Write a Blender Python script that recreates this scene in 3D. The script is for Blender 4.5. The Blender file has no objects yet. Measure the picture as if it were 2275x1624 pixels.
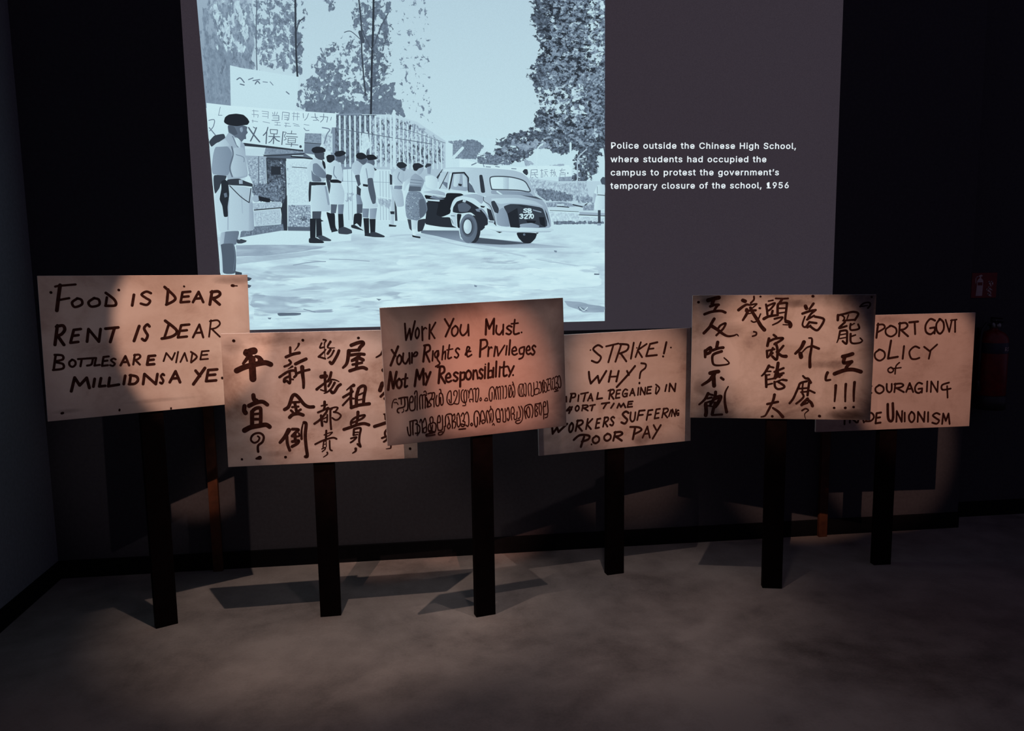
import bpy, bmesh, math, random
from mathutils import Vector, Matrix
from mathutils.geometry import tessellate_polygon

sc = bpy.context.scene
COL = sc.collection

# ------------------------------------------------------------------ camera
FOCAL, PITCH, YAW, ROLL = [1771.760473, 0.128355, -0.117532, -0.014394]  # focal length in pixels of the 2275 px wide frame
cam = bpy.data.objects.new('camera', bpy.data.cameras.new('camera'))
COL.objects.link(cam)
cam.data.sensor_fit = 'HORIZONTAL'
cam.data.sensor_width = 36.0
cam.data.lens = FOCAL / 2275.0 * 36.0
cam.data.clip_start = 0.05
fwd = Vector((-math.sin(YAW) * math.cos(PITCH), math.cos(YAW) * math.cos(PITCH), -math.sin(PITCH)))
right = Vector((math.cos(YAW), math.sin(YAW), 0))
up = right.cross(fwd)
r2 = math.cos(ROLL) * right + math.sin(ROLL) * up
u2 = -math.sin(ROLL) * right + math.cos(ROLL) * up
cam.matrix_world = Matrix(((r2.x, u2.x, -fwd.x, 0), (r2.y, u2.y, -fwd.y, 0), (r2.z, u2.z, -fwd.z, 1.55), (0, 0, 0, 1)))
sc.camera = cam

# ------------------------------------------------------------------ world, exposure
wd = bpy.data.worlds.new('dark_room'); sc.world = wd; wd.use_nodes = True
bg = wd.node_tree.nodes['Background']
bg.inputs[0].default_value = (0.55, 0.47, 0.80, 1); bg.inputs[1].default_value = 0.07
sc.view_settings.view_transform = 'Standard'
sc.view_settings.look = 'None'
sc.view_settings.exposure = 0.0
sc.view_settings.gamma = 1.0
sc.view_settings.use_curve_mapping = False

# ------------------------------------------------------------------ ceiling spotlights (outside the frame)
def spot(loc, target, power, angle, blend, color, radius=0.012):
    l = bpy.data.lights.new('ceiling_spotlight', 'SPOT')
    l.energy = power; l.spot_size = math.radians(angle); l.spot_blend = blend
    l.color = color; l.shadow_soft_size = radius
    o = bpy.data.objects.new('ceiling_spotlight', l); COL.objects.link(o)
    o.location = loc
    o.rotation_euler = (Vector(target) - Vector(loc)).to_track_quat('-Z', 'Y').to_euler()
    return o
WARM = (1.0, 0.58, 0.43)
RED = (1.0, 0.44, 0.31)
# front row: one narrow spotlight per placard, plus one added fill
spot((-0.30, 0.90, 3.32), (-0.92, 3.50, 1.30), 370, 12.0, 0.35, WARM)
spot((-1.10, 0.90, 3.32), (-1.32, 3.32, 1.30), 42, 15, 1.0, (1.0, 0.84, 0.84))  # added weak fill, lightens the dim left side of the first placard
spot((-0.95, 0.90, 3.32), (-0.36, 3.44, 0.98), 300, 13.6, 0.80, (1.0, 0.60, 0.48))
spot((0.35, 0.90, 3.32), (0.30, 3.34, 1.07), 420, 12.0, 1.0, RED)
spot((0.60, 0.90, 3.32), (1.04, 3.72, 0.98), 330, 12.2, 0.80, WARM)
spot((0.27, 0.90, 3.32), (1.66, 3.43, 1.12), 360, 12.4, 0.70, WARM)
spot((1.70, 0.90, 3.32), (2.44, 3.63, 1.00), 280, 12.2, 0.50, (1.0, 0.56, 0.42))
# second row nearly overhead, pooling on the floor and the foot of the wall
spot((-0.45, 2.75, 3.32), (-0.40, 3.60, 0.0), 120, 38, 0.7, (1.0, 0.76, 0.66))
spot((0.80, 2.75, 3.32), (0.85, 3.45, 0.0), 66, 38, 0.9, (1.0, 0.80, 0.74))
# dim general light over the visitors' floor
spot((0.50, 1.70, 3.32), (0.45, 2.75, 0.0), 32, 66, 1.0, (1.0, 0.86, 0.88), 0.10)

# ------------------------------------------------------------------ materials
def new_mat(name):
    m = bpy.data.materials.new(name); m.use_nodes = True
    nt = m.node_tree
    return m, nt, nt.nodes['Principled BSDF']
def noise(nt, scale, detail=4, rough=0.55, coord='Object', vec=None, distort=0.0):
    n = nt.nodes.new('ShaderNodeTexNoise')
    n.inputs['Scale'].default_value = scale; n.inputs['Detail'].default_value = detail
    n.inputs['Roughness'].default_value = rough; n.inputs['Distortion'].default_value = distort
    if vec is None:
        tc = nt.nodes.new('ShaderNodeTexCoord'); vec = tc.outputs[coord]
    nt.links.new(vec, n.inputs['Vector'])
    return n
def ramp(nt, fac, stops):
    r = nt.nodes.new('ShaderNodeValToRGB'); e = r.color_ramp.elements
    while len(e) < len(stops): e.new(0.5)
    for el, (p, c) in zip(e, stops): el.position = p; el.color = (*c, 1)
    nt.links.new(fac, r.inputs['Fac'])
    return r
def plain(name, col, rough=0.6, var=0.25, scale=30, metal=0.0, spec=0.5):
    m, nt, b = new_mat(name)
    n = noise(nt, scale)
    r = ramp(nt, n.outputs['Fac'], [(0.3, tuple(c * (1 - var) for c in col)), (0.7, tuple(c * (1 + var) for c in col))])
    nt.links.new(r.outputs['Color'], b.inputs['Base Color'])
    b.inputs['Roughness'].default_value = rough; b.inputs['Metallic'].default_value = metal
    b.inputs['Specular IOR Level'].default_value = spec
    return m
M = {}
M['wall'] = plain('wall_paint', (0.060, 0.058, 0.066), 0.85, 0.1, 60, spec=0.15)
M['side_wall'] = plain('side_wall_paint', (0.19, 0.20, 0.23), 0.8, 0.1, 60, spec=0.2)
M['skirting'] = plain('skirting_paint', (0.004, 0.004, 0.005), 0.7, spec=0.1)
M['post'] = plain('dark_stained_timber', (0.0045, 0.0017, 0.0016), 0.7, 0.4, 18, spec=0.08)
M['stake'] = plain('reddish_timber', (0.075, 0.026, 0.012), 0.65, 0.35, 18, spec=0.25)
M['ink'] = plain('brown_black_ink', (0.034, 0.011, 0.008), 0.8, 0.5, 60, spec=0.1)
M['edge'] = plain('board_edge', (0.75, 0.72, 0.7), 0.6, 0.05)
M['red'] = plain('red_enamel', (0.16, 0.006, 0.006), 0.35)
M['sign_red'] = plain('sign_red', (0.20, 0.006, 0.006), 0.5)
M['white'] = plain('sign_white', (0.55, 0.42, 0.42), 0.5, 0.1)
M['black'] = plain('black_rubber', (0.012, 0.012, 0.014), 0.5)
M['label'] = plain('dark_blue_label', (0.012, 0.013, 0.035), 0.4)
M['steel'] = plain('steel', (0.3, 0.3, 0.3), 0.4, 0.1, metal=1.0)

def floor_mat():
    m, nt, b = new_mat('polished_concrete')
    n1 = noise(nt, 1.3, 6, 0.6, distort=0.6); n2 = noise(nt, 7.0, 5, 0.6); n3 = noise(nt, 90, 2)
    a = nt.nodes.new('ShaderNodeMath'); a.operation = 'MULTIPLY_ADD'
    nt.links.new(n2.outputs['Fac'], a.inputs[0]); a.inputs[1].default_value = 0.45
    nt.links.new(n1.outputs['Fac'], a.inputs[2])
    a2 = nt.nodes.new('ShaderNodeMath'); a2.operation = 'MULTIPLY_ADD'
    nt.links.new(n3.outputs['Fac'], a2.inputs[0]); a2.inputs[1].default_value = 0.16
    nt.links.new(a.outputs[0], a2.inputs[2])
    r = ramp(nt, a2.outputs[0], [(0.50, (0.085, 0.072, 0.066)), (0.72, (0.20, 0.175, 0.16)), (0.95, (0.30, 0.265, 0.24))])
    nt.links.new(r.outputs['Color'], b.inputs['Base Color'])
    rr = ramp(nt, n1.outputs['Fac'], [(0.3, (0.42,) * 3), (0.7, (0.62,) * 3)])
    nt.links.new(rr.outputs['Color'], b.inputs['Roughness'])
    b.inputs['Specular IOR Level'].default_value = 0.25
    return m
M['floor'] = floor_mat()

def paper_mat(i, light, mid, dark, edge, stains):
    """aged paper: blotchy stains, with spotlight fall-off painted in as a darker border"""
    m, nt, b = new_mat('aged_paper')
    tc = nt.nodes.new('ShaderNodeTexCoord')
    mp = nt.nodes.new('ShaderNodeMapping'); mp.inputs['Location'].default_value = (i * 3.1, 0, i * 1.7)
    mp.inputs['Scale'].default_value = (1.0, 1, 1.25)
    nt.links.new(tc.outputs['Object'], mp.inputs['Vector'])
    n1 = noise(nt, 4.2, 5, 0.6, vec=mp.outputs[0], distort=0.5); n2 = noise(nt, 55, 3, 0.6, vec=mp.outputs[0])
    a = nt.nodes.new('ShaderNodeMath'); a.operation = 'MULTIPLY_ADD'
    nt.links.new(n2.outputs['Fac'], a.inputs[0]); a.inputs[1].default_value = 0.14
    nt.links.new(n1.outputs['Fac'], a.inputs[2])
    r = ramp(nt, a.outputs[0], [(0.36, dark), (0.52, mid), (0.68, light)])
    # darker border: the spotlights' fall-off put into the paper colour
    sx = nt.nodes.new('ShaderNodeSeparateXYZ'); nt.links.new(tc.outputs['Object'], sx.inputs[0])
    def dist(out, half):
        ab = nt.nodes.new('ShaderNodeMath'); ab.operation = 'ABSOLUTE'; nt.links.new(out, ab.inputs[0])
        sb = nt.nodes.new('ShaderNodeMath'); sb.operation = 'SUBTRACT'; sb.inputs[0].default_value = half
        nt.links.new(ab.outputs[0], sb.inputs[1]); return sb.outputs[0]
    mn = nt.nodes.new('ShaderNodeMath'); mn.operation = 'MINIMUM'
    nt.links.new(dist(sx.outputs['X'], 0.40), mn.inputs[0]); nt.links.new(dist(sx.outputs['Z'], 0.284), mn.inputs[1])
    ad = nt.nodes.new('ShaderNodeMath'); ad.operation = 'MULTIPLY_ADD'
    nt.links.new(n1.outputs['Fac'], ad.inputs[0]); ad.inputs[1].default_value = 0.07; nt.links.new(mn.outputs[0], ad.inputs[2])
    er = ramp(nt, ad.outputs[0], [(0.03, edge), (0.03 + 0.075, (1, 1, 1))])
    mx = nt.nodes.new('ShaderNodeMix'); mx.data_type = 'RGBA'; mx.blend_type = 'MULTIPLY'; mx.inputs['Factor'].default_value = 1
    nt.links.new(r.outputs['Color'], mx.inputs['A']); nt.links.new(er.outputs['Color'], mx.inputs['B'])
    out = mx.outputs['Result']
    for (u, v, ru, rv, amount) in stains:           # single stains and smears on this sheet
        def mth(op, a_, b_, c_=None):
            n = nt.nodes.new('ShaderNodeMath'); n.operation = op
            for k, q in enumerate((a_, b_, c_)):
                if q is None: continue
                if isinstance(q, (int, float)): n.inputs[k].default_value = q
                else: nt.links.new(q, n.inputs[k])
            return n.outputs[0]
        dx = mth('DIVIDE', mth('SUBTRACT', sx.outputs['X'], u), ru); dz = mth('DIVIDE', mth('SUBTRACT', sx.outputs['Z'], v), rv)
        rr = mth('ADD', mth('MULTIPLY', dx, dx), mth('MULTIPLY', dz, dz))
        rr = mth('ADD', rr, mth('MULTIPLY_ADD', n1.outputs['Fac'], 1.6, -0.8))
        k = tuple(1 - amount * c for c in (0.95, 1.0, 1.0))
        sr = ramp(nt, rr, [(0.0, k), (1.0, (1, 1, 1))])
        m2 = nt.nodes.new('ShaderNodeMix'); m2.data_type = 'RGBA'; m2.blend_type = 'MULTIPLY'; m2.inputs['Factor'].default_value = 1
        nt.links.new(out, m2.inputs['A']); nt.links.new(sr.outputs['Color'], m2.inputs['B']); out = m2.outputs['Result']
    nt.links.new(out, b.inputs['Base Color'])
    b.inputs['Roughness'].default_value = 0.75; b.inputs['Specular IOR Level'].default_value = 0.15
    return m

def lerp_tone(t):
    stops = [(0, (14, 16, 20)), (45, (36, 42, 50)), (90, (82, 96, 112)), (130, (116, 136, 156)), (165, (150, 172, 190)),
             (190, (178, 205, 219)), (206, (193, 224, 234)), (220, (208, 238, 244)), (255, (225, 246, 250))]
    for (a, ca), (b, cb) in zip(stops, stops[1:]):
        if t <= b:
            k = (t - a) / (b - a); c = [x + (y - x) * k for x, y in zip(ca, cb)]; break
    else:
        c = stops[-1][1]
    return tuple((v / 255 / 12.92) if v / 255 <= 0.04045 else ((v / 255 + 0.055) / 1.055) ** 2.4 for v in c) + (1.0,)

def tone_ramp(nt, fac):
    return ramp(nt, fac, [(v / 255.0, lerp_tone(v)[:3]) for v in (0, 30, 60, 90, 115, 140, 165, 190, 206, 220, 255)])
def mottled_mat(scale, sx, sz, seed):
    """projected picture where it is leaves, rough stone or dirt: the tone attribute holds dark tone, light tone, density"""
    m, nt, b = new_mat('projected_texture'); N = nt.nodes; L = nt.links
    at = N.new('ShaderNodeVertexColor'); at.layer_name = 'tone'
    sp = N.new('ShaderNodeSeparateColor'); L.new(at.outputs['Color'], sp.inputs[0])
    tc = N.new('ShaderNodeTexCoord'); mp = N.new('ShaderNodeMapping')
    mp.inputs['Location'].default_value = (seed * 7.3, seed * 3.1, seed * 5.7)
    mp.inputs['Scale'].default_value = (scale * sx, scale, scale * sz); ov = N.new('ShaderNodeVectorMath'); ov.operation = 'ADD'
    L.new(tc.outputs['Object'], ov.inputs[0]); L.new(at.outputs['Alpha'], ov.inputs[1])
    L.new(ov.outputs[0], mp.inputs['Vector'])
    n1 = noise(nt, 1.0, 3, 0.6, vec=mp.outputs[0], distort=0.4); n2 = noise(nt, 1.9, 4, 0.62, vec=mp.outputs[0], distort=0.3)
    def math_(op, a, b_, c=None):
        n = N.new('ShaderNodeMath'); n.operation = op
        for i, v in enumerate((a, b_, c)):
            if v is None: continue
            if isinstance(v, (int, float)): n.inputs[i].default_value = v
            else: L.new(v, n.inputs[i])
        return n.outputs[0]
    th = math_('MULTIPLY_ADD', sp.outputs['Blue'], -0.5, 0.75)
    al = math_('MULTIPLY_ADD', math_('SUBTRACT', n1.outputs['Fac'], th), 22.0, 0.5)
    cl = N.new('ShaderNodeClamp'); L.new(al, cl.inputs[0])
    k = math_('MULTIPLY_ADD', n2.outputs['Fac'], 2.9, -0.95)
    ck = N.new('ShaderNodeClamp'); L.new(k, ck.inputs[0])
    t = math_('MULTIPLY_ADD', math_('SUBTRACT', sp.outputs['Green'], sp.outputs['Red']), ck.outputs[0], sp.outputs['Red'])
    r = tone_ramp(nt, t)
    b.inputs['Base Color'].default_value = (0.03, 0.03, 0.03, 1); b.inputs['Roughness'].default_value = 0.9
    b.inputs['Specular IOR Level'].default_value = 0.0
    L.new(r.outputs['Color'], b.inputs['Emission Color']); b.inputs['Emission Strength'].default_value = 1.0
    L.new(cl.outputs[0], b.inputs['Alpha'])
    return m
def projected_mat():
    m, nt, b = new_mat('projected_light')
    at = nt.nodes.new('ShaderNodeVertexColor'); at.layer_name = 'tone'
    n = noise(nt, 260, 2)
    r = ramp(nt, n.outputs['Fac'], [(0.2, (0.96,) * 3), (0.8, (1.04,) * 3)])
    mx = nt.nodes.new('ShaderNodeMix'); mx.data_type = 'RGBA'; mx.blend_type = 'MULTIPLY'; mx.inputs['Factor'].default_value = 1
    nt.links.new(at.outputs['Color'], mx.inputs['A']); nt.links.new(r.outputs['Color'], mx.inputs['B'])
    b.inputs['Base Color'].default_value = (0.03, 0.03, 0.03, 1); b.inputs['Roughness'].default_value = 0.9
    b.inputs['Specular IOR Level'].default_value = 0.0
    nt.links.new(mx.outputs['Result'], b.inputs['Emission Color']); b.inputs['Emission Strength'].default_value = 1.0
    return m
M['projected'] = projected_mat()
def glow(name, col, strength, base):
    m, nt, b = new_mat(name)
    n = noise(nt, 220, 3)
    r = ramp(nt, n.outputs['Fac'], [(0.2, tuple(c * 0.85 for c in col)), (0.8, tuple(c * 1.15 for c in col))])
    nt.links.new(r.outputs['Color'], b.inputs['Emission Color']); b.inputs['Emission Strength'].default_value = strength
    b.inputs['Base Color'].default_value = (*base, 1); b.inputs['Roughness'].default_value = 0.85
    b.inputs['Specular IOR Level'].default_value = 0.1
    return m
M['screen'] = glow('screen_black_level', (0.034, 0.027, 0.035), 1.0, (0.10, 0.10, 0.105))
M['caption'] = glow('caption_light', (0.80, 0.88, 0.92), 1.0, (0.1, 0.1, 0.1))

# ------------------------------------------------------------------ mesh helpers
def link(name, verts, faces, mat, parent=None, loc=None):
    me = bpy.data.meshes.new(name); me.from_pydata(verts, [], faces); me.update()
    o = bpy.data.objects.new(name, me); COL.objects.link(o)
    for mm in (mat if isinstance(mat, (list, tuple)) else [mat]): me.materials.append(mm)
    if parent: o.parent = parent
    if loc: o.location = loc
    return o
def from_bm(name, bm, mat, parent=None, loc=None, smooth=False):
    bmesh.ops.recalc_face_normals(bm, faces=bm.faces)
    me = bpy.data.meshes.new(name); bm.to_mesh(me); bm.free()
    if smooth:
        for p in me.polygons: p.use_smooth = True
    o = bpy.data.objects.new(name, me); COL.objects.link(o)
    for mm in (mat if isinstance(mat, (list, tuple)) else [mat]): me.materials.append(mm)
    if parent: o.parent = parent
    if loc: o.location = loc
    return o
def add_box(bm, lo, hi, bevel=0.0):
    g = bmesh.ops.create_cube(bm, size=1)
    s = [hi[i] - lo[i] for i in range(3)]; c = [(hi[i] + lo[i]) / 2 for i in range(3)]
    for v in g['verts']: v.co = Vector([v.co[i] * s[i] + c[i] for i in range(3)])
    if bevel:
        ed = list({e for v in g['verts'] for e in v.link_edges})
        bmesh.ops.bevel(bm, geom=ed, offset=bevel, segments=2, affect='EDGES', profile=0.6)
def box(name, lo, hi, mat, parent=None, bevel=0.0, loc=None):
    bm = bmesh.new(); add_box(bm, lo, hi, bevel); return from_bm(name, bm, mat, parent, loc)
def lathe(name, prof, mat, parent=None, loc=None, seg=32):
    bm = bmesh.new(); rings = []
    for r, z in prof:
        rings.append([bm.verts.new((r * math.cos(2 * math.pi * i / seg), r * math.sin(2 * math.pi * i / seg), z)) for i in range(seg)])
    for a, b in zip(rings, rings[1:]):
        for i in range(seg): bm.faces.new((a[i], a[(i + 1) % seg], b[(i + 1) % seg], b[i]))
    bm.faces.new(rings[0][::-1]); bm.faces.new(rings[-1])
    return from_bm(name, bm, mat, parent, loc, smooth=True)
def tube(name, pts, rad, mat, parent=None, seg=10):
    bm = bmesh.new(); rings = []
    pts = [Vector(p) for p in pts]
    for i, p in enumerate(pts):
        d = (pts[min(i + 1, len(pts) - 1)] - pts[max(i - 1, 0)]).normalized()
        a = d.orthogonal().normalized() if not rings else (prev - d * prev.dot(d)).normalized()
        prev = a; b = d.cross(a)
        rings.append([bm.verts.new(p + rad * (math.cos(2 * math.pi * k / seg) * a + math.sin(2 * math.pi * k / seg) * b)) for k in range(seg)])
    for a, b in zip(rings, rings[1:]):
        for k in range(seg): bm.faces.new((a[k], a[(k + 1) % seg], b[(k + 1) % seg], b[k]))
    bm.faces.new(rings[0][::-1]); bm.faces.new(rings[-1])
    return from_bm(name, bm, mat, parent, smooth=True)
def tag(o, label, cat, group=None):
    o['label'] = label; o['category'] = cat
    if group: o['group'] = group
    return o
def empty(name, loc, rz=0.0):
    o = bpy.data.objects.new(name, None); COL.objects.link(o)
    o.empty_display_size = 0.05; o.location = loc; o.rotation_euler = (0, 0, rz); return o
def struct(o): o['kind'] = 'structure'; return o

def spline(p, sub):
    """Catmull-Rom through the points of one brush stroke"""
    if len(p) < 3: return p
    q = [p[0]] + list(p) + [p[-1]]; out = []
    for i in range(1, len(q) - 2):
        a, b, c, d = q[i - 1], q[i], q[i + 1], q[i + 2]
        for k in range(sub):
            t = k / sub
            out.append(tuple(0.5 * (2 * b[j] + (c[j] - a[j]) * t + (2 * a[j] - 5 * b[j] + 4 * c[j] - d[j]) * t * t
                                    + (3 * b[j] - a[j] - 3 * c[j] + d[j]) * t ** 3) for j in range(2)))
    out.append(p[-1]); return out
def stroke(p, w1, w2, smooth, V, F, put, sub=4, disc=10):
    """flat brush stroke: quads along the path with round ends and joints"""
    if smooth: p = spline(p, sub)
    n = len(p); nf = 0
    hw = [(w1 + (w2 - w1) * i / max(n - 1, 1)) / 2 for i in range(n)]
    dirs = []
    for i in range(n - 1):
        dx, dy = p[i + 1][0] - p[i][0], p[i + 1][1] - p[i][1]; L = math.hypot(dx, dy) or 1e-9
        dirs.append((dx / L, dy / L))
    corner = [False] * n
    for i in range(1, n - 1):
        if dirs[i - 1][0] * dirs[i][0] + dirs[i - 1][1] * dirs[i][1] < 0.9: corner[i] = True
    def side(i, d):
        return (p[i][0] - d[1] * hw[i], p[i][1] + d[0] * hw[i]), (p[i][0] + d[1] * hw[i], p[i][1] - d[0] * hw[i])
    last = None
    for i in range(n):
        if i == 0 or corner[i]: d = dirs[min(i, n - 2)]
        elif i == n - 1: d = dirs[-1]
        else:
            d = (dirs[i - 1][0] + dirs[i][0], dirs[i - 1][1] + dirs[i][1]); L = math.hypot(*d); d = (d[0] / L, d[1] / L)
        if i > 0:
            e = dirs[i - 1] if (corner[i] or i == n - 1) else d
            l, r = side(i, e); k = len(V)
            for q in (last[0], last[1], r, l): V.append(put(*q))
            F.append((k, k + 1, k + 2, k + 3))
        last = side(i, d)
    for i in range(n):
        if 0 < i < n - 1 and not corner[i]: continue
        k = len(V)
        for a in range(disc):
            V.append(put(p[i][0] + hw[i] * math.cos(2 * math.pi * a / disc), p[i][1] + hw[i] * math.sin(2 * math.pi * a / disc)))
        F.append(tuple(range(k, k + disc)))
    return nf
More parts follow.
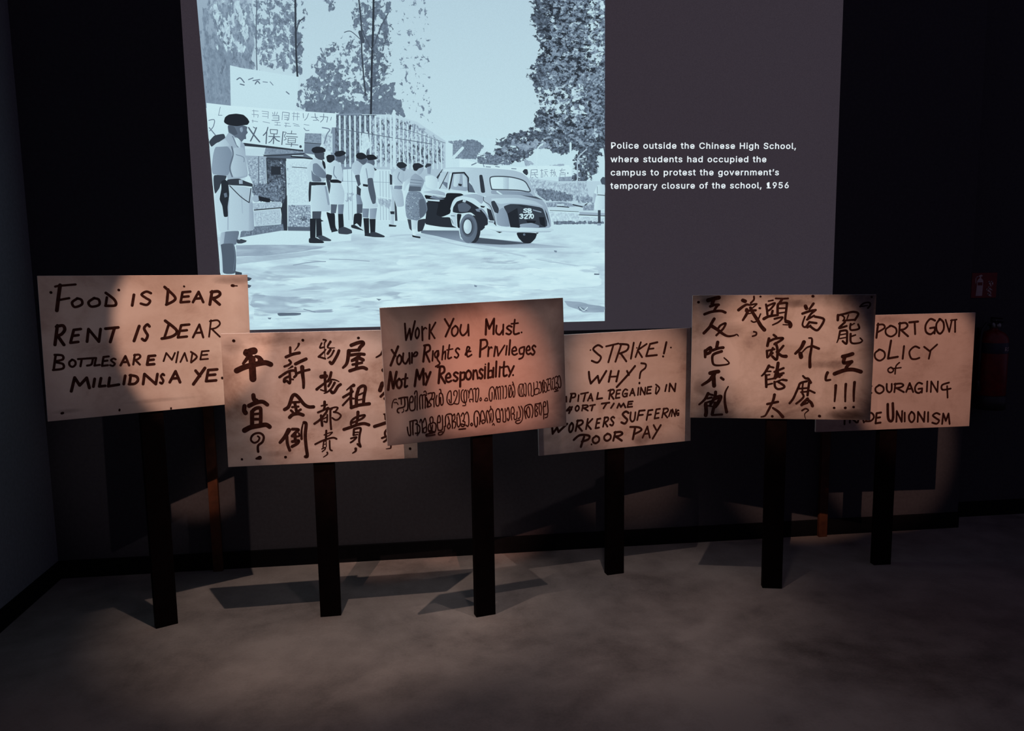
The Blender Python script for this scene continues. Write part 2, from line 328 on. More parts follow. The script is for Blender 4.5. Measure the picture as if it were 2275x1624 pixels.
GLYPHS = {",":[47,[19,-26,5,-26,11,17,31,17],[1,3,2,1,0,3]],"1":[100,[81,-2,13,-2,13,13,81,13,39,104,58,104,58,-2,40,-2,40,87,43,87,15,67,15,87],[11,5,4,11,8,5,8,9,5,9,6,5,11,7,8,10,6,9,10,7,11,7,6,10,1,3,2,1,0,3]],"5":[100,[63,1,44,-4,27,0,14,11,9,28,26,28,30,19,36,14,44,12,54,15,61,22,63,32,61,43,54,50,43,53,34,51,26,47,11,48,17,104,76,104,76,88,32,88,29,63,27,63,35,67,46,69,60,66,71,59,78,47,81,33,76,14],[17,21,18,21,19,18,21,20,19,17,23,21,23,22,21,24,26,25,23,26,24,23,27,26,17,27,23,17,14,27,14,28,27,17,15,14,13,28,14,17,16,15,12,28,13,12,29,28,11,29,12,11,30,29,10,30,11,3,5,4,3,6,5,9,30,10,3,7,6,8,30,9,3,8,7,8,0,30,3,0,8,2,0,3,2,1,0]],"6":[100,[63,1,45,-4,27,1,15,14,10,32,14,49,25,69,49,104,69,104,31,50,24,50,31,59,38,64,47,65,64,61,76,49,80,31,76,13,36,15,45,12,54,15,61,21,63,31,61,42,54,48,45,51,36,48,30,42,27,32,30,21],[6,8,7,6,12,8,12,9,8,5,12,6,12,14,13,5,11,12,9,14,12,9,25,14,25,15,14,5,10,11,9,26,25,24,15,25,5,9,10,5,26,9,24,16,15,4,26,5,4,27,26,23,16,24,4,28,27,22,16,23,3,28,4,3,29,28,21,16,22,21,17,16,3,18,29,20,17,21,3,19,18,19,17,20,2,19,3,19,0,17,2,0,19,1,0,2]],"9":[100,[27,101,45,106,63,101,76,88,80,69,77,53,65,32,41,-2,22,-2,59,52,66,52,59,42,52,38,43,36,26,41,14,53,10,70,15,88,54,87,45,90,36,87,30,80,28,70,30,60,36,54,45,51,54,54,61,60,63,70,61,80],[0,2,1,17,2,0,17,19,2,19,3,2,17,20,19,18,3,19,16,20,17,18,4,3,16,21,20,29,4,18,16,22,21,28,4,29,15,22,16,15,23,22,27,4,28,27,5,4,15,24,23,26,5,27,15,25,24,25,5,26,25,9,5,9,10,5,10,6,5,14,25,15,11,6,10,25,13,9,13,8,9,14,13,25,12,6,11,13,6,12,8,6,13,8,7,6]],"C":[111,[69,-1,53,-4,29,3,12,22,6,51,12,80,29,99,53,106,69,103,82,96,92,85,98,67,80,67,76,78,70,84,62,87,54,89,38,84,27,72,23,51,27,30,38,17,54,13,62,14,70,18,76,24,80,34,98,34,92,17,82,6],[6,8,7,6,9,8,5,9,6,5,16,9,16,10,9,5,17,16,15,10,16,14,10,15,14,11,10,5,18,17,13,11,14,4,18,5,12,11,13,4,19,18,4,20,19,3,20,4,25,27,26,25,28,27,3,21,20,24,28,25,2,21,3,23,28,24,2,22,21,23,29,28,22,29,23,2,29,22,2,0,29,1,0,2]],"F":[91,[27,-2,10,-2,10,104,76,104,76,88,27,88,27,58,72,58,72,42,27,42],[1,5,2,5,3,2,5,4,3,1,6,5,1,9,6,9,7,6,9,8,7,1,0,9]],"H":[112,[27,-2,10,-2,10,104,27,104,27,60,76,60,76,104,94,104,94,-2,76,-2,76,44,27,44],[1,3,2,1,4,3,5,7,6,5,8,7,1,11,4,11,5,4,11,10,5,10,8,5,1,0,11,9,8,10]],"I":[69,[56,-2,4,-2,4,14,21,14,21,88,4,88,4,104,56,104,56,88,39,88,39,14,56,14],[5,7,6,5,8,7,4,8,5,3,9,4,9,8,4,3,10,9,1,3,2,1,10,3,1,11,10,1,0,11]],"P":[98,[27,-2,10,-2,10,104,47,104,68,100,80,87,84,70,80,52,68,39,47,35,19,35,19,51,46,51,58,53,64,60,66,70,64,79,58,86,46,88,27,88],[1,11,2,11,19,2,19,3,2,19,4,3,19,18,4,18,5,4,11,0,19,17,5,18,17,6,5,16,6,17,15,6,16,14,6,15,14,7,6,13,7,14,12,7,13,12,8,7,1,10,11,0,12,11,0,9,12,9,8,12,1,9,10,1,0,9]],"R":[99,[27,-2,10,-2,10,104,47,104,68,100,80,88,84,70,80,53,68,41,47,37,17,37,17,53,46,53,58,56,65,61,67,70,65,80,58,86,46,88,27,88,90,-2,69,-2,42,48,62,48],[1,11,2,11,19,2,19,3,2,19,4,3,19,18,4,18,5,4,11,0,19,17,5,18,17,6,5,16,6,17,15,6,16,14,6,15,14,7,6,13,7,14,12,7,13,1,10,11,0,22,11,22,12,11,22,7,12,22,23,7,23,8,7,0,9,22,9,21,22,20,8,23,9,20,8,1,9,10,1,0,9,21,20,9]],"S":[98,[66,0,45,-4,24,0,11,11,4,30,23,30,27,19,34,14,45,12,56,14,64,20,67,28,64,34,58,39,48,42,36,46,15,56,8,74,13,91,26,102,45,106,64,102,77,91,84,73,66,73,59,85,45,89,34,87,28,82,26,75,28,68,35,64,43,61,54,58,63,55,73,49,81,41,84,28,79,11],[19,21,20,18,21,19,18,22,21,18,26,22,26,25,22,25,23,22,17,27,18,27,26,18,17,28,27,24,23,25,17,29,28,17,30,29,16,30,17,16,31,30,16,32,31,16,33,32,16,34,33,15,34,16,15,35,34,15,36,35,14,36,15,13,36,14,13,37,36,12,37,13,11,37,12,3,5,4,3,6,5,10,37,11,10,38,37,9,38,10,3,7,6,8,38,9,3,8,7,3,38,8,3,0,38,2,0,3,2,1,0]],"a":[87,[44,-2,32,-4,18,-1,7,8,4,22,6,33,14,41,24,44,35,46,46,48,51,49,53,52,53,51,51,58,47,62,39,64,31,62,25,58,21,52,4,57,14,71,26,77,39,79,48,78,59,74,67,65,70,51,70,-2,53,-2,53,8,56,8,52,3,27,13,34,12,44,14,51,20,53,28,53,34,47,33,40,32,36,31,28,29,23,26,21,21,22,16],[21,23,22,21,24,23,20,24,21,20,25,24,19,16,20,16,15,20,15,25,20,15,14,25,14,26,25,19,17,16,13,26,14,19,18,17,12,11,13,11,26,13,10,26,11,10,27,26,9,37,10,37,27,10,8,37,9,7,37,8,6,37,7,5,37,6,36,27,37,5,38,37,4,41,5,41,40,5,40,38,5,40,39,38,4,42,41,35,27,36,4,43,42,3,43,4,3,44,43,34,30,35,30,27,35,3,32,44,33,30,34,3,33,32,3,29,33,29,30,33,3,31,29,31,28,29,31,27,30,2,31,3,2,0,31,28,27,31,1,0,2]],"c":[88,[53,-2,41,-4,22,1,9,16,4,37,9,59,22,74,41,79,53,78,62,73,70,66,76,54,59,50,56,56,53,60,48,63,42,64,31,60,24,51,22,37,24,24,31,15,42,12,48,13,53,15,56,19,59,26,76,22,70,10,63,2],[6,8,7,6,9,8,5,9,6,5,16,9,16,10,9,16,15,10,15,11,10,5,17,16,14,11,15,13,11,14,5,18,17,4,18,5,12,11,13,4,19,18,4,20,19,3,20,4,25,27,26,3,21,20,25,28,27,24,28,25,2,21,3,2,22,21,23,28,24,22,28,23,2,28,22,2,29,28,2,0,29,1,0,2]],"d":[94,[52,-1,39,-4,21,1,9,16,4,38,9,60,21,74,39,79,52,77,59,71,62,66,60,66,60,104,77,104,77,-2,60,-2,60,9,63,9,59,5,31,15,41,12,51,15,58,24,60,38,58,52,51,60,41,63,30,60,24,51,22,38,24,24],[11,13,12,11,10,13,10,14,13,6,8,7,6,9,8,5,9,6,5,10,9,5,26,10,26,25,10,25,24,10,24,14,10,5,27,26,5,28,27,4,28,5,23,14,24,4,29,28,22,14,23,4,30,29,3,30,4,3,19,30,21,17,22,17,14,22,2,19,3,2,20,19,20,17,21,2,16,20,16,17,20,2,18,16,18,15,16,18,14,17,2,0,18,15,14,18,1,0,2]],"e":[90,[57,-1,42,-4,22,1,9,16,4,37,9,59,22,74,41,79,54,77,66,70,74,57,77,39,77,31,13,31,13,47,76,47,60,36,57,53,51,61,41,64,31,61,24,53,22,42,22,36,24,22,32,14,43,12,50,13,55,16,60,24,77,20,69,6],[6,8,7,6,9,8,5,9,6,5,19,9,19,10,9,5,20,19,18,10,19,17,10,18,5,21,20,4,14,5,14,21,5,17,11,10,14,22,21,16,11,17,4,13,14,22,15,14,22,16,15,23,16,22,16,12,11,3,13,4,23,12,16,24,12,23,3,24,13,24,12,13,28,30,29,3,25,24,28,31,30,27,31,28,2,25,3,2,26,25,26,31,27,2,31,26,2,0,31,1,0,2]],"f":[60,[-1,78,48,78,48,63,-1,63,31,-2,14,-2,14,87,17,99,26,106,37,108,45,108,52,106,47,91,43,92,39,92,33,90,31,83],[8,10,9,8,11,10,7,11,8,7,13,11,13,12,11,6,14,7,14,13,7,6,15,14,6,16,15,5,16,6,5,4,16,3,1,0,3,2,1]],"g":[94,[59,-29,41,-33,26,-30,15,-24,7,-13,21,-5,26,-11,32,-15,41,-17,55,-13,60,-1,60,11,62,11,59,7,51,1,39,-2,21,3,9,17,4,38,9,60,21,74,39,79,52,77,59,71,63,66,60,66,60,78,77,78,77,-2,72,-19,30,17,41,14,51,17,58,25,60,39,58,52,51,60,41,63,30,60,24,51,22,39,24,26],[20,22,21,25,27,26,25,24,27,24,28,27,20,23,22,19,23,20,19,24,23,19,37,24,37,36,24,36,35,24,35,28,24,19,38,37,19,39,38,18,39,19,34,28,35,18,40,39,18,41,40,33,28,34,17,41,18,17,30,41,32,12,33,12,28,33,17,31,30,31,12,32,16,31,17,16,11,31,11,12,31,16,13,11,13,10,11,13,28,12,16,14,13,10,28,13,15,14,16,9,28,10,9,29,28,4,6,5,4,7,6,8,29,9,3,7,4,3,8,7,3,29,8,3,0,29,2,0,3,2,1,0]],"h":[91,[27,55,25,45,25,-2,8,-2,8,104,25,104,25,55,16,55,29,74,45,79,60,76,70,65,74,48,74,-2,57,-2,57,47,53,59,42,63,33,61],[3,7,4,7,5,4,7,6,5,8,10,9,8,11,10,7,18,8,18,17,8,17,11,8,17,16,11,16,12,11,7,0,18,15,12,16,7,1,0,3,1,7,15,13,12,14,13,15,3,2,1]],"i":[42,[25,89,17,86,9,89,6,97,9,104,17,107,25,104,28,97,25,-2,8,-2,8,78,25,78],[9,11,10,9,8,11,4,6,5,4,7,6,3,7,4,2,7,3,2,0,7,1,0,2]],"l":[47,[33,-3,28,-3,13,2,8,16,8,104,25,104,25,20,26,14,30,13,32,13,36,14,39,-1],[3,5,4,3,6,5,3,7,6,2,7,3,2,8,7,9,11,10,8,11,9,2,11,8,1,11,2,1,0,11]],"m":[131,[25,-2,8,-2,8,78,25,78,25,57,18,57,25,71,33,77,44,80,59,74,68,57,59,57,66,70,75,77,87,80,101,77,110,67,114,51,114,-2,97,-2,97,50,93,61,84,64,76,62,71,57,69,49,69,-2,52,-2,52,51,49,60,40,64,33,62,27,57,25,47],[7,9,8,13,15,14,1,5,2,5,3,2,5,6,3,6,4,3,6,9,7,12,15,13,12,16,15,6,10,9,4,31,6,31,30,6,30,10,6,11,23,12,23,22,12,22,16,12,22,21,16,21,17,16,29,10,30,4,32,31,11,24,23,20,17,21,28,11,29,11,10,29,11,25,24,1,4,5,1,32,4,1,33,32,28,25,11,27,25,28,20,18,17,19,18,20,27,26,25,1,0,33]],"n":[91,[27,55,25,45,25,-2,8,-2,8,78,25,78,25,55,16,55,29,74,45,79,60,76,70,65,74,48,74,-2,57,-2,57,47,53,59,42,63,33,61],[8,10,9,3,7,4,7,5,4,7,6,5,8,11,10,7,18,8,18,17,8,17,11,8,17,16,11,16,12,11,7,0,18,15,12,16,7,1,0,3,1,7,15,13,12,14,13,15,3,2,1]],"o":[92,[61,1,41,-4,22,1,9,16,4,37,9,59,22,74,41,79,61,74,74,59,79,37,74,16,31,15,41,12,53,15,59,24,61,37,59,51,53,60,41,63,31,60,24,51,22,37,24,24],[6,8,7,6,9,8,5,19,6,19,9,6,5,20,19,18,9,19,5,21,20,17,9,18,4,21,5,17,10,9,4,22,21,16,10,17,4,23,22,15,10,16,15,11,10,3,23,4,14,11,15,3,12,23,14,0,11,2,12,3,13,0,14,2,13,12,2,0,13,1,0,2]],"p":[94,[25,-31,8,-31,8,78,25,78,25,66,22,66,26,71,33,77,46,79,64,74,76,60,80,38,76,16,64,1,46,-4,33,-1,26,5,22,9,25,9,34,15,44,12,54,15,61,24,63,38,61,51,54,60,44,63,34,60,27,52,25,38,27,24],[7,9,8,1,5,2,5,3,2,5,4,3,6,9,7,6,10,9,5,10,6,1,28,5,28,27,5,27,26,5,26,10,5,25,10,26,24,10,25,24,11,10,1,29,28,23,11,24,1,30,29,22,11,23,22,12,11,21,12,22,1,17,30,17,19,30,21,13,12,20,13,21,17,20,19,17,18,20,18,13,20,1,16,17,0,16,18,16,13,18,1,0,16,15,13,16,15,14,13]],"r":[61,[25,-2,8,-2,8,78,25,78,25,67,22,67,29,76,42,79,46,79,51,79,51,62,46,62,42,63,33,61,27,55,25,47],[6,8,7,6,9,8,6,10,9,1,5,2,5,3,2,5,4,3,5,10,6,1,14,5,14,13,5,13,12,5,12,11,5,11,10,5,1,15,14,1,0,15]],"s":[82,[53,-1,36,-4,22,-2,10,6,4,21,20,24,26,14,36,12,47,15,51,21,49,25,42,29,29,32,13,40,7,55,11,68,22,76,37,79,52,77,62,69,68,56,53,53,47,61,37,64,28,61,24,55,27,50,35,47,47,44,63,36,69,21,65,8],[16,18,17,16,19,18,15,19,16,15,23,19,23,20,19,14,24,15,24,23,15,22,20,23,14,25,24,21,20,22,14,26,25,13,26,14,13,27,26,13,28,27,13,29,28,12,29,13,12,11,29,11,30,29,10,30,11,9,30,10,4,6,5,9,31,30,8,31,9,3,6,4,7,31,8,3,7,6,3,31,7,3,0,31,2,0,3,2,1,0]],"t":[54,[-1,78,43,78,43,63,-1,63,11,18,11,97,28,97,28,20,29,14,34,12,37,13,42,13,45,-2,39,-3,33,-3,17,2],[4,6,5,4,7,6,3,1,0,3,2,1,4,8,7,15,8,4,15,9,8,10,12,11,9,12,10,15,12,9,14,12,15,14,13,12]],"u":[91,[53,1,37,-4,22,0,12,11,8,28,8,78,25,78,25,29,29,17,40,13,49,15,54,21,57,31,57,78,74,78,74,-2,57,-2,57,21,66,21],[4,6,5,4,7,6,12,14,13,12,18,14,18,15,14,11,17,12,17,18,12,4,8,7,3,8,4,11,16,17,0,15,18,10,16,11,3,9,8,9,16,10,3,0,9,0,16,9,2,0,3,2,1,0,16,15,0]],"v":[87,[47,-2,31,-2,0,78,19,78,35,32,40,18,44,2,34,2,38,18,43,32,59,78,78,78],[1,3,2,1,4,3,9,11,10,9,0,11,1,8,4,8,5,4,8,5,9,5,0,9,6,0,5,1,7,8,7,0,6,1,0,7]],"w":[122,[42,-2,26,-2,1,78,19,78,29,43,33,28,38,6,30,6,35,28,39,43,49,78,65,78,75,43,79,28,83,6,75,6,80,28,84,43,94,78,112,78,88,-2,72,-2,61,34,59,44,56,55,52,70,61,70,58,56,55,44,52,34],[1,3,2,1,4,3,9,25,10,25,11,10,25,26,11,26,12,11,17,19,18,17,20,19,9,24,25,27,12,26,28,23,27,23,12,27,9,28,24,28,23,24,22,12,23,9,29,28,1,5,4,16,20,17,8,29,9,22,13,12,21,13,22,8,0,29,1,7,5,7,6,5,21,15,13,15,14,13,15,20,16,7,0,8,21,20,15,1,0,7]],"x":[85,[20,-2,0,-2,37,51,37,27,1,78,21,78,32,62,38,52,46,39,31,39,38,52,45,62,55,78,75,78,39,26,39,50,76,-2,56,-2,44,16,38,26,30,39,45,39,38,26,32,16],[3,20,4,20,5,4,20,6,5,11,13,12,11,8,13,8,14,13,20,2,6,2,7,6,10,15,11,15,8,11,2,8,7,9,15,10,1,20,2,20,9,2,9,3,2,9,14,15,8,16,15,20,3,9,14,21,9,21,8,9,21,14,8,1,22,20,22,19,20,1,23,22,1,0,23]],"y":[87,[13,-31,7,-29,11,-14,15,-15,20,-15,24,-13,28,-6,30,0,0,78,19,78,35,32,40,18,44,2,34,2,38,18,43,32,59,78,78,78,43,-13,37,-23,29,-29,18,-31],[7,9,8,7,10,9,15,17,16,15,12,17,12,18,17,14,11,15,11,12,15,7,14,10,14,11,10,7,13,14,7,12,13,7,18,12,6,18,7,5,18,6,5,19,18,4,19,5,1,3,2,1,4,3,1,19,4,1,20,19,1,21,20,0,21,1]],"’":[44,[21,61,8,61,14,104,33,104],[1,3,2,1,0,3]]}
def text_mesh(s, x0, x1, base, cap, put, V, F):
    adv = lambda ch: GLYPHS[ch][0] if ch in GLYPHS else 56
    total = sum(adv(c) for c in s[:-1]) + adv(s[-1]) * 0.9
    sx = (x1 - x0) / total; sz = cap / 145.5; x = 0
    for ch in s:
        if ch in GLYPHS:
            _, vs, fs = GLYPHS[ch]; k = len(V)
            for i in range(0, len(vs), 2): V.append(put(x0 + (x + vs[i]) * sx, base + vs[i + 1] * sz))
            for i in range(0, len(fs), 3): F.append((k + fs[i], k + fs[i + 1], k + fs[i + 2]))
        x += adv(ch)

# ------------------------------------------------------------------ the room
WY = 4.115                                            # face of the projection wall
struct(box('floor', (-1.95, -3.6, -0.1), (6.2, 4.6, 0.0), M['floor']))
struct(box('wall_back', (-1.95, WY, 0.0), (3.06, 4.6, 3.4), M['wall']))
struct(box('wall_recess', (3.06, 4.285, 0.0), (6.2, 4.6, 3.4), M['wall']))
struct(box('wall_left', (-1.95, -3.6, 0.0), (-1.835, WY, 3.4), M['side_wall']))
struct(box('baseboard_back', (-1.835, WY - 0.015, 0.0), (3.06, WY, 0.09), M['skirting'], bevel=0.002))
struct(box('baseboard_recess', (3.06, 4.27, 0.0), (6.1, 4.285, 0.09), M['skirting'], bevel=0.002))
struct(box('baseboard_left', (-1.835, -3.5, 0.0), (-1.820, WY - 0.015, 0.09), M['skirting'], bevel=0.002))

# ------------------------------------------------------------------ projection screen with its photograph
SY = 4.094
screen = empty('projection_screen', (0.588, WY, 1.193))
tag(screen, 'large grey projection screen showing a black and white street photograph with caption', 'projection screen')
box('screen_panel', (-1.650, SY - WY, 0.0), (1.648, 0.0, 2.0), M['screen'], screen)
Z0 = SY - WY
LAYER = 0.00002
PICTURE = [
('base', None, """M 14 0.16 1
g 192 212 -3150 3230 -1201 3275 787 3321 789 1085 -3142 1119
g 180 194 -3150 3230 -2643 3242 -2635 2229 -3109 2225
p 205 -1244 1903 -797 1983 788 1855 789 1176 -1266 1191
g 206 196 -3113 1248 -2151 1154 789 1130 790 78 -3075 77
n 184 216 1 0 -3126 1032 789 993 790 78 -3075 77
n 168 190 .42 267 -3073 857 -2161 934 -1457 836 -833 465 -1485 20 -3076 59
n 208 220 .34 133 -2954 680 789 808 790 78 -2989 75"""),
('pictured_tree', 'hazy tall trees on the left of the projected picture', """M 42 1 0.5
g 168 138 -3179 3226 -2693 3237 -2641 2812 -2722 2562 -2900 2227 -3159 2224
n 118 158 .62 80 -3177 3250 -2580 3264 -2552 2606 -2900 2227 -3159 2224
n 122 150 .9 107 -3163 2824 -2746 2872 -2866 2227 -3159 2224
n 180 206 .46 44 -3074 3268 -2643 3238 -2673 2687 -3003 2744
n 104 130 .3 44 -3092 2968 -2649 3140 -2636 2605 -2878 2602 -2899 2248 -3116 2246
s 112 10 -2598 3239 -2624 2895 -2633 2584"""),
('pictured_tree', 'thin trunked tree left of the gate in the projected picture', """M 46 1 0.8
n 104 158 .56 62 -2662 3270 -2203 3281 -2226 2518 -2638 2572
n 96 140 .42 44 -2476 3266 -2098 3275 -2199 2736 -2415 2816
n 98 132 .62 40 -2322 2983 -2147 2945 -2192 2519 -2323 2534
n 100 140 .5 36 -2285 2442 -2088 2571 -2105 2190 -2297 2198
s 62 18 -2242 3247 -2251 2984 -2258 2735 -2256 2526
s 76 11 -2244 2943 -2219 3026 -2167 3068
s 76 9 -2256 2777 -2220 2840 -2194 2844
s 104 9 -2598 3239 -2624 2895 -2633 2584"""),
('pictured_tree', 'tall thin trees behind the gate in the projected picture', """M 40 1 0.9
n 96 146 .7 71 -2021 3293 -1835 3298 -1844 3083 -1980 3089
n 92 142 .45 98 -2118 2841 -1642 2996 -1272 3086 -1303 2145 -2150 2139
n 94 140 .6 89 -2125 2696 -1888 2741 -1706 2449 -1761 2142 -2256 2164 -2230 2443
n 92 136 .54 62 -1738 3284 -1279 3294 -1338 2792 -1651 2753 -1771 2993
n 84 120 .5 71 -1642 2996 -1291 3169 -1351 2410 -1669 2300
n 98 132 .66 53 -1576 2450 -1290 2538 -1279 2197 -1586 2173
n 90 130 .5 62 -2049 2863 -1689 2886 -1696 2710 -2018 2697
n 100 132 .8 44 -2236 2308 -1252 2347 -1214 2145 -2236 2139
n 110 150 .3 36 -1309 3285 -940 3294 -938 2060 -1303 2145
s 58 20 -1503 3264 -1517 2998 -1544 2620 -1570 2143
s 70 14 -1645 3261 -1629 2996 -1634 2745 -1614 2356
s 84 10 -1529 2789 -1444 2999 -1370 3126
s 90 8 -1634 2871 -1729 2952 -1794 2943
s 84 10 -1538 2788 -1602 2913 -1625 2996
s 76 36 -1644 2946 -1621 2862
s 90 7 -1547 2535 -1440 2621 -1361 2639"""),
('pictured_tree', 'dense dark leafy tree on the right of the projected picture', """M 40 0.85 1.1
p 96 236 3309 787 3321 788 1855 294 1921 180 2031 215 2361 139 2556 232 2817 202 3031
n 40 176 1.02 98 62 3410 943 3432 948 1788 225 1890 28 2030 105 2360 2 2554 119 2815 39 3028
n 44 120 .6 71 -11 3341 304 3348 254 2731 160 2360 212 1987 -50 2008 59 2338 -75 2562 73 2814 -23 3112
n 36 70 .46 89 101 3327 787 3343 788 2520 344 2471 72 2685
n 36 78 .44 89 69 2425 390 2516 788 2256 788 1855 64 1942
n 118 160 .36 62 124 3327 787 3343 788 1855 110 1942
n 190 214 .42 80 559 3380 833 3387 834 2565 529 2648
n 190 214 .52 98 93 2490 598 2540 657 2113 89 2128
n 165 204 .27 36 101 3327 787 3343 788 1855 110 1987
n 44 130 .74 71 -460 1694 -347 1963 -72 2074 527 2055 788 1900 788 1739 340 1756 109 1818 -77 1685 -397 1667
n 130 176 .4 44 -396 1720 -255 1985 527 2033 788 1855 109 1809
n 60 140 .6 44 -624 1685 -462 1853 -258 1787 -307 1614 -534 1614
s 62 22 484 1788 535 1608 605 1387
s 84 13 713 1989 769 1855 784 1721
n 46 130 .72 53 396 1810 741 1873 751 1631 591 1487 413 1496
n 186 210 .32 36 423 1788 704 1855 713 1653 581 1523"""),
('pictured_hut', None, """M 60 1 1
n 104 142 1.02 7 -707 1874 -661 1928 -594 1947 -517 1928 -455 1883 -524 1788 -543 1744 -699 1744
n 110 160 .8 15 -827 1927 -672 1949 -654 1744 -787 1744
n 84 150 .72 26 -542 1798 -407 1820 -184 1777 -163 1679 -544 1679
l 206 28 -765 1766 -674 1858"""),
('pictured_gate', 'white barred school gate in the projected picture', """M 70 1 0.55
p 140 -1963 1997 -1913 2176 -1656 2189 -1681 1529 -1940 1530 -1975 1701
g 196 178 -1656 2178 -1344 2175 -1119 2108 -817 1906 -826 1527 -1681 1529
n 66 150 1 0 -1913 2166 -1517 2173 -1534 1701 -1933 1701
n 110 214 .72 33 -1592 2168 -1345 2170 -1119 2102 -839 1906 -845 1679 -1610 1679
n 60 110 .42 26 -1550 2158 -1345 2149 -1119 2097 -1165 2001 -1555 2020
n 60 104 .42 33 -1558 1946 -862 1873 -867 1690 -1566 1701
l 202 18 -1871 2156 -1886 1679
l 202 18 -1822 2156 -1837 1679
l 202 18 -1773 2156 -1787 1679
l 202 18 -1724 2157 -1738 1679
l 202 18 -1674 2157 -1688 1679
l 202 18 -1625 2157 -1639 1679
l 202 18 -1576 2158 -1589 1679
l 202 18 -1526 2158 -1539 1679
l 202 18 -1477 2158 -1489 1679
l 202 18 -1427 2159 -1439 1679
l 202 18 -1377 2159 -1390 1658
l 202 18 -1337 2144 -1348 1658
l 202 14 -1296 2122 -1307 1658
l 202 14 -1256 2100 -1265 1657
l 202 14 -1215 2078 -1224 1657
l 202 14 -1175 2056 -1182 1657
l 202 14 -1134 2034 -1141 1657
l 202 14 -1093 2012 -1099 1657
l 202 14 -1052 1990 -1057 1657
l 202 14 -1011 1968 -1015 1657
l 202 14 -970 1945 -973 1657
l 202 14 -929 1923 -931 1657
l 202 14 -888 1901 -889 1657
n 190 214 .8 11 -1668 2009 -1598 2020 -1582 1861 -1617 1797 -1692 1797
s 105 7 -1918 2040 -1706 2009 -1384 1957 -978 1894
s 115 5 -1348 2053 -1165 2012 -977 1948 -817 1895
l 204 22 -1343 2212 -1361 1679
p 206 -844 1922 -773 1895 -779 1657 -851 1657
p 205 -1858 1647 -1759 1654 -1393 1646 -1377 1492 -1389 1153 -1871 1150 -1871 1312
n 146 190 .6 43 -1866 1452 -1739 1451 -1759 1297 -1872 1305
n 150 196 .7 43 -1544 1394 -1374 1379 -1379 1238 -1548 1267
l 150 4 -1816 1647 -1821 1156
l 150 4 -1774 1647 -1786 1156
l 150 4 -1500 1633 -1510 1154
l 150 4 -1472 1633 -1481 1154
l 150 4 -1440 1632 -1453 1153
l 150 4 -1412 1632 -1424 1153
l 150 4 -1862 1535 -1384 1520
l 210 9 -1537 1387 -1382 1358"""),
('pictured_wall', 'old gate pillars and wall in the projected picture', """M 62 1 1
p 150 -2213 1994 -2052 1990 -2056 1894 -2113 1789 -2227 1802
n 118 158 1 0 -2213 1994 -2052 1990 -2056 1903 -2218 1903
p 120 -2213 1903 -2060 1894 -2113 1789 -2227 1802
l 60 6 -2218 1903 -2061 1893
p 198 -2052 1990 -1947 1991 -1954 1807 -2050 1842
n 150 206 .6 18 -2052 1990 -1947 1991 -1954 1807 -2050 1842
p 140 -2759 1901 -2234 1837 -2223 1794 -2610 1793 -2607 1858
n 120 156 .9 9 -2759 1901 -2234 1837 -2223 1794 -2610 1793 -2607 1858
p 60 -2810 1909 -2536 1884 -2234 1837 -2235 1820 -2538 1850 -2795 1871
p 198 -3122 1848 -3051 1891 -2797 1840 -2589 1856 -2609 1787 -2792 1778 -2799 1493 -3126 1494
p 165 -2783 1780 -2589 1776 -2599 1501 -2714 1466 -2759 1597
n 120 204 .8 27 -2783 1780 -2589 1776 -2599 1501 -2714 1466 -2772 1597
l 110 9 -2659 1771 -2677 1510
p 100 -2621 1789 -2227 1807 -2146 1754 -2369 1750 -2577 1761
l 52 8 -2611 1776 -2367 1789 -2227 1800
p 66 -2590 1763 -2399 1754 -2425 1058 -2486 1059 -2460 1324 -2598 1352
n 48 120 .8 18 -2590 1754 -2399 1750 -2425 1058 -2486 1059 -2460 1324 -2598 1352
n 150 200 .34 22 -2499 1754 -2400 1745 -2421 1315 -2494 1333
p 52 -2547 1676 -2455 1676 -2459 1597 -2551 1597
p 204 -2405 1728 -2163 1750 -2193 1305 -2404 1306 -2408 1492
n 186 214 .7 18 -2397 1719 -2173 1741 -2197 1314 -2403 1315
n 130 170 .3 16 -2405 1728 -2361 1728 -2382 1306 -2417 1306
l 84 7 -2347 1671 -2207 1662
l 46 12 -2350 1772 -2150 1749
l 206 7 -2341 1780 -2237 1779
p 165 -2404 1306 -2188 1305 -2190 1069 -2416 1062
n 96 214 .9 18 -2403 1315 -2184 1305 -2186 1069 -2416 1062
n 80 110 .6 22 -2306 1235 -2219 1208 -2222 1136 -2310 1146
p 95 -2418 1098 -2189 1091 -2187 1047 -2416 1053
n 60 160 .86 27 -2764 1510 -2589 1527 -2446 1597 -2451 1324 -2739 1326
p 42 -2683 1396 -2571 1369 -2574 1325 -2677 1352
p 170 -2681 1370 -2683 1359 -2688 1349 -2695 1341 -2703 1336 -2712 1335 -2721 1336 -2729 1341 -2735 1349 -2739 1359 -2740 1370 -2738 1381 -2733 1391 -2726 1398 -2718 1403 -2709 1405 -2700 1403 -2692 1398 -2685 1390 -2682 1380
p 178 -2748 1326 -2463 1340 -2475 1279 -2730 1251
n 150 200 .7 13 -2748 1326 -2463 1340 -2475 1279 -2730 1251
l 52 10 -2729 1260 -2475 1280
p 184 -2743 1247 -2480 1271 -2477 1128 -2725 1101
n 160 204 .7 16 -2743 1247 -2480 1271 -2477 1128 -2725 1101
p 116 -2734 1101 -2461 1122 -2451 1063 -2879 996 -2867 1053
n 90 150 .7 11 -2734 1101 -2461 1122 -2451 1063 -2861 996 -2849 1053
p 55 -2476 1271 -2408 1404 -2422 1058 -2455 1063
s 70 11 -2466 1032 -2360 1020 -2232 1022
p 208 -2870 996 -2447 1058 -1805 1043 -1808 953 -2937 885"""),
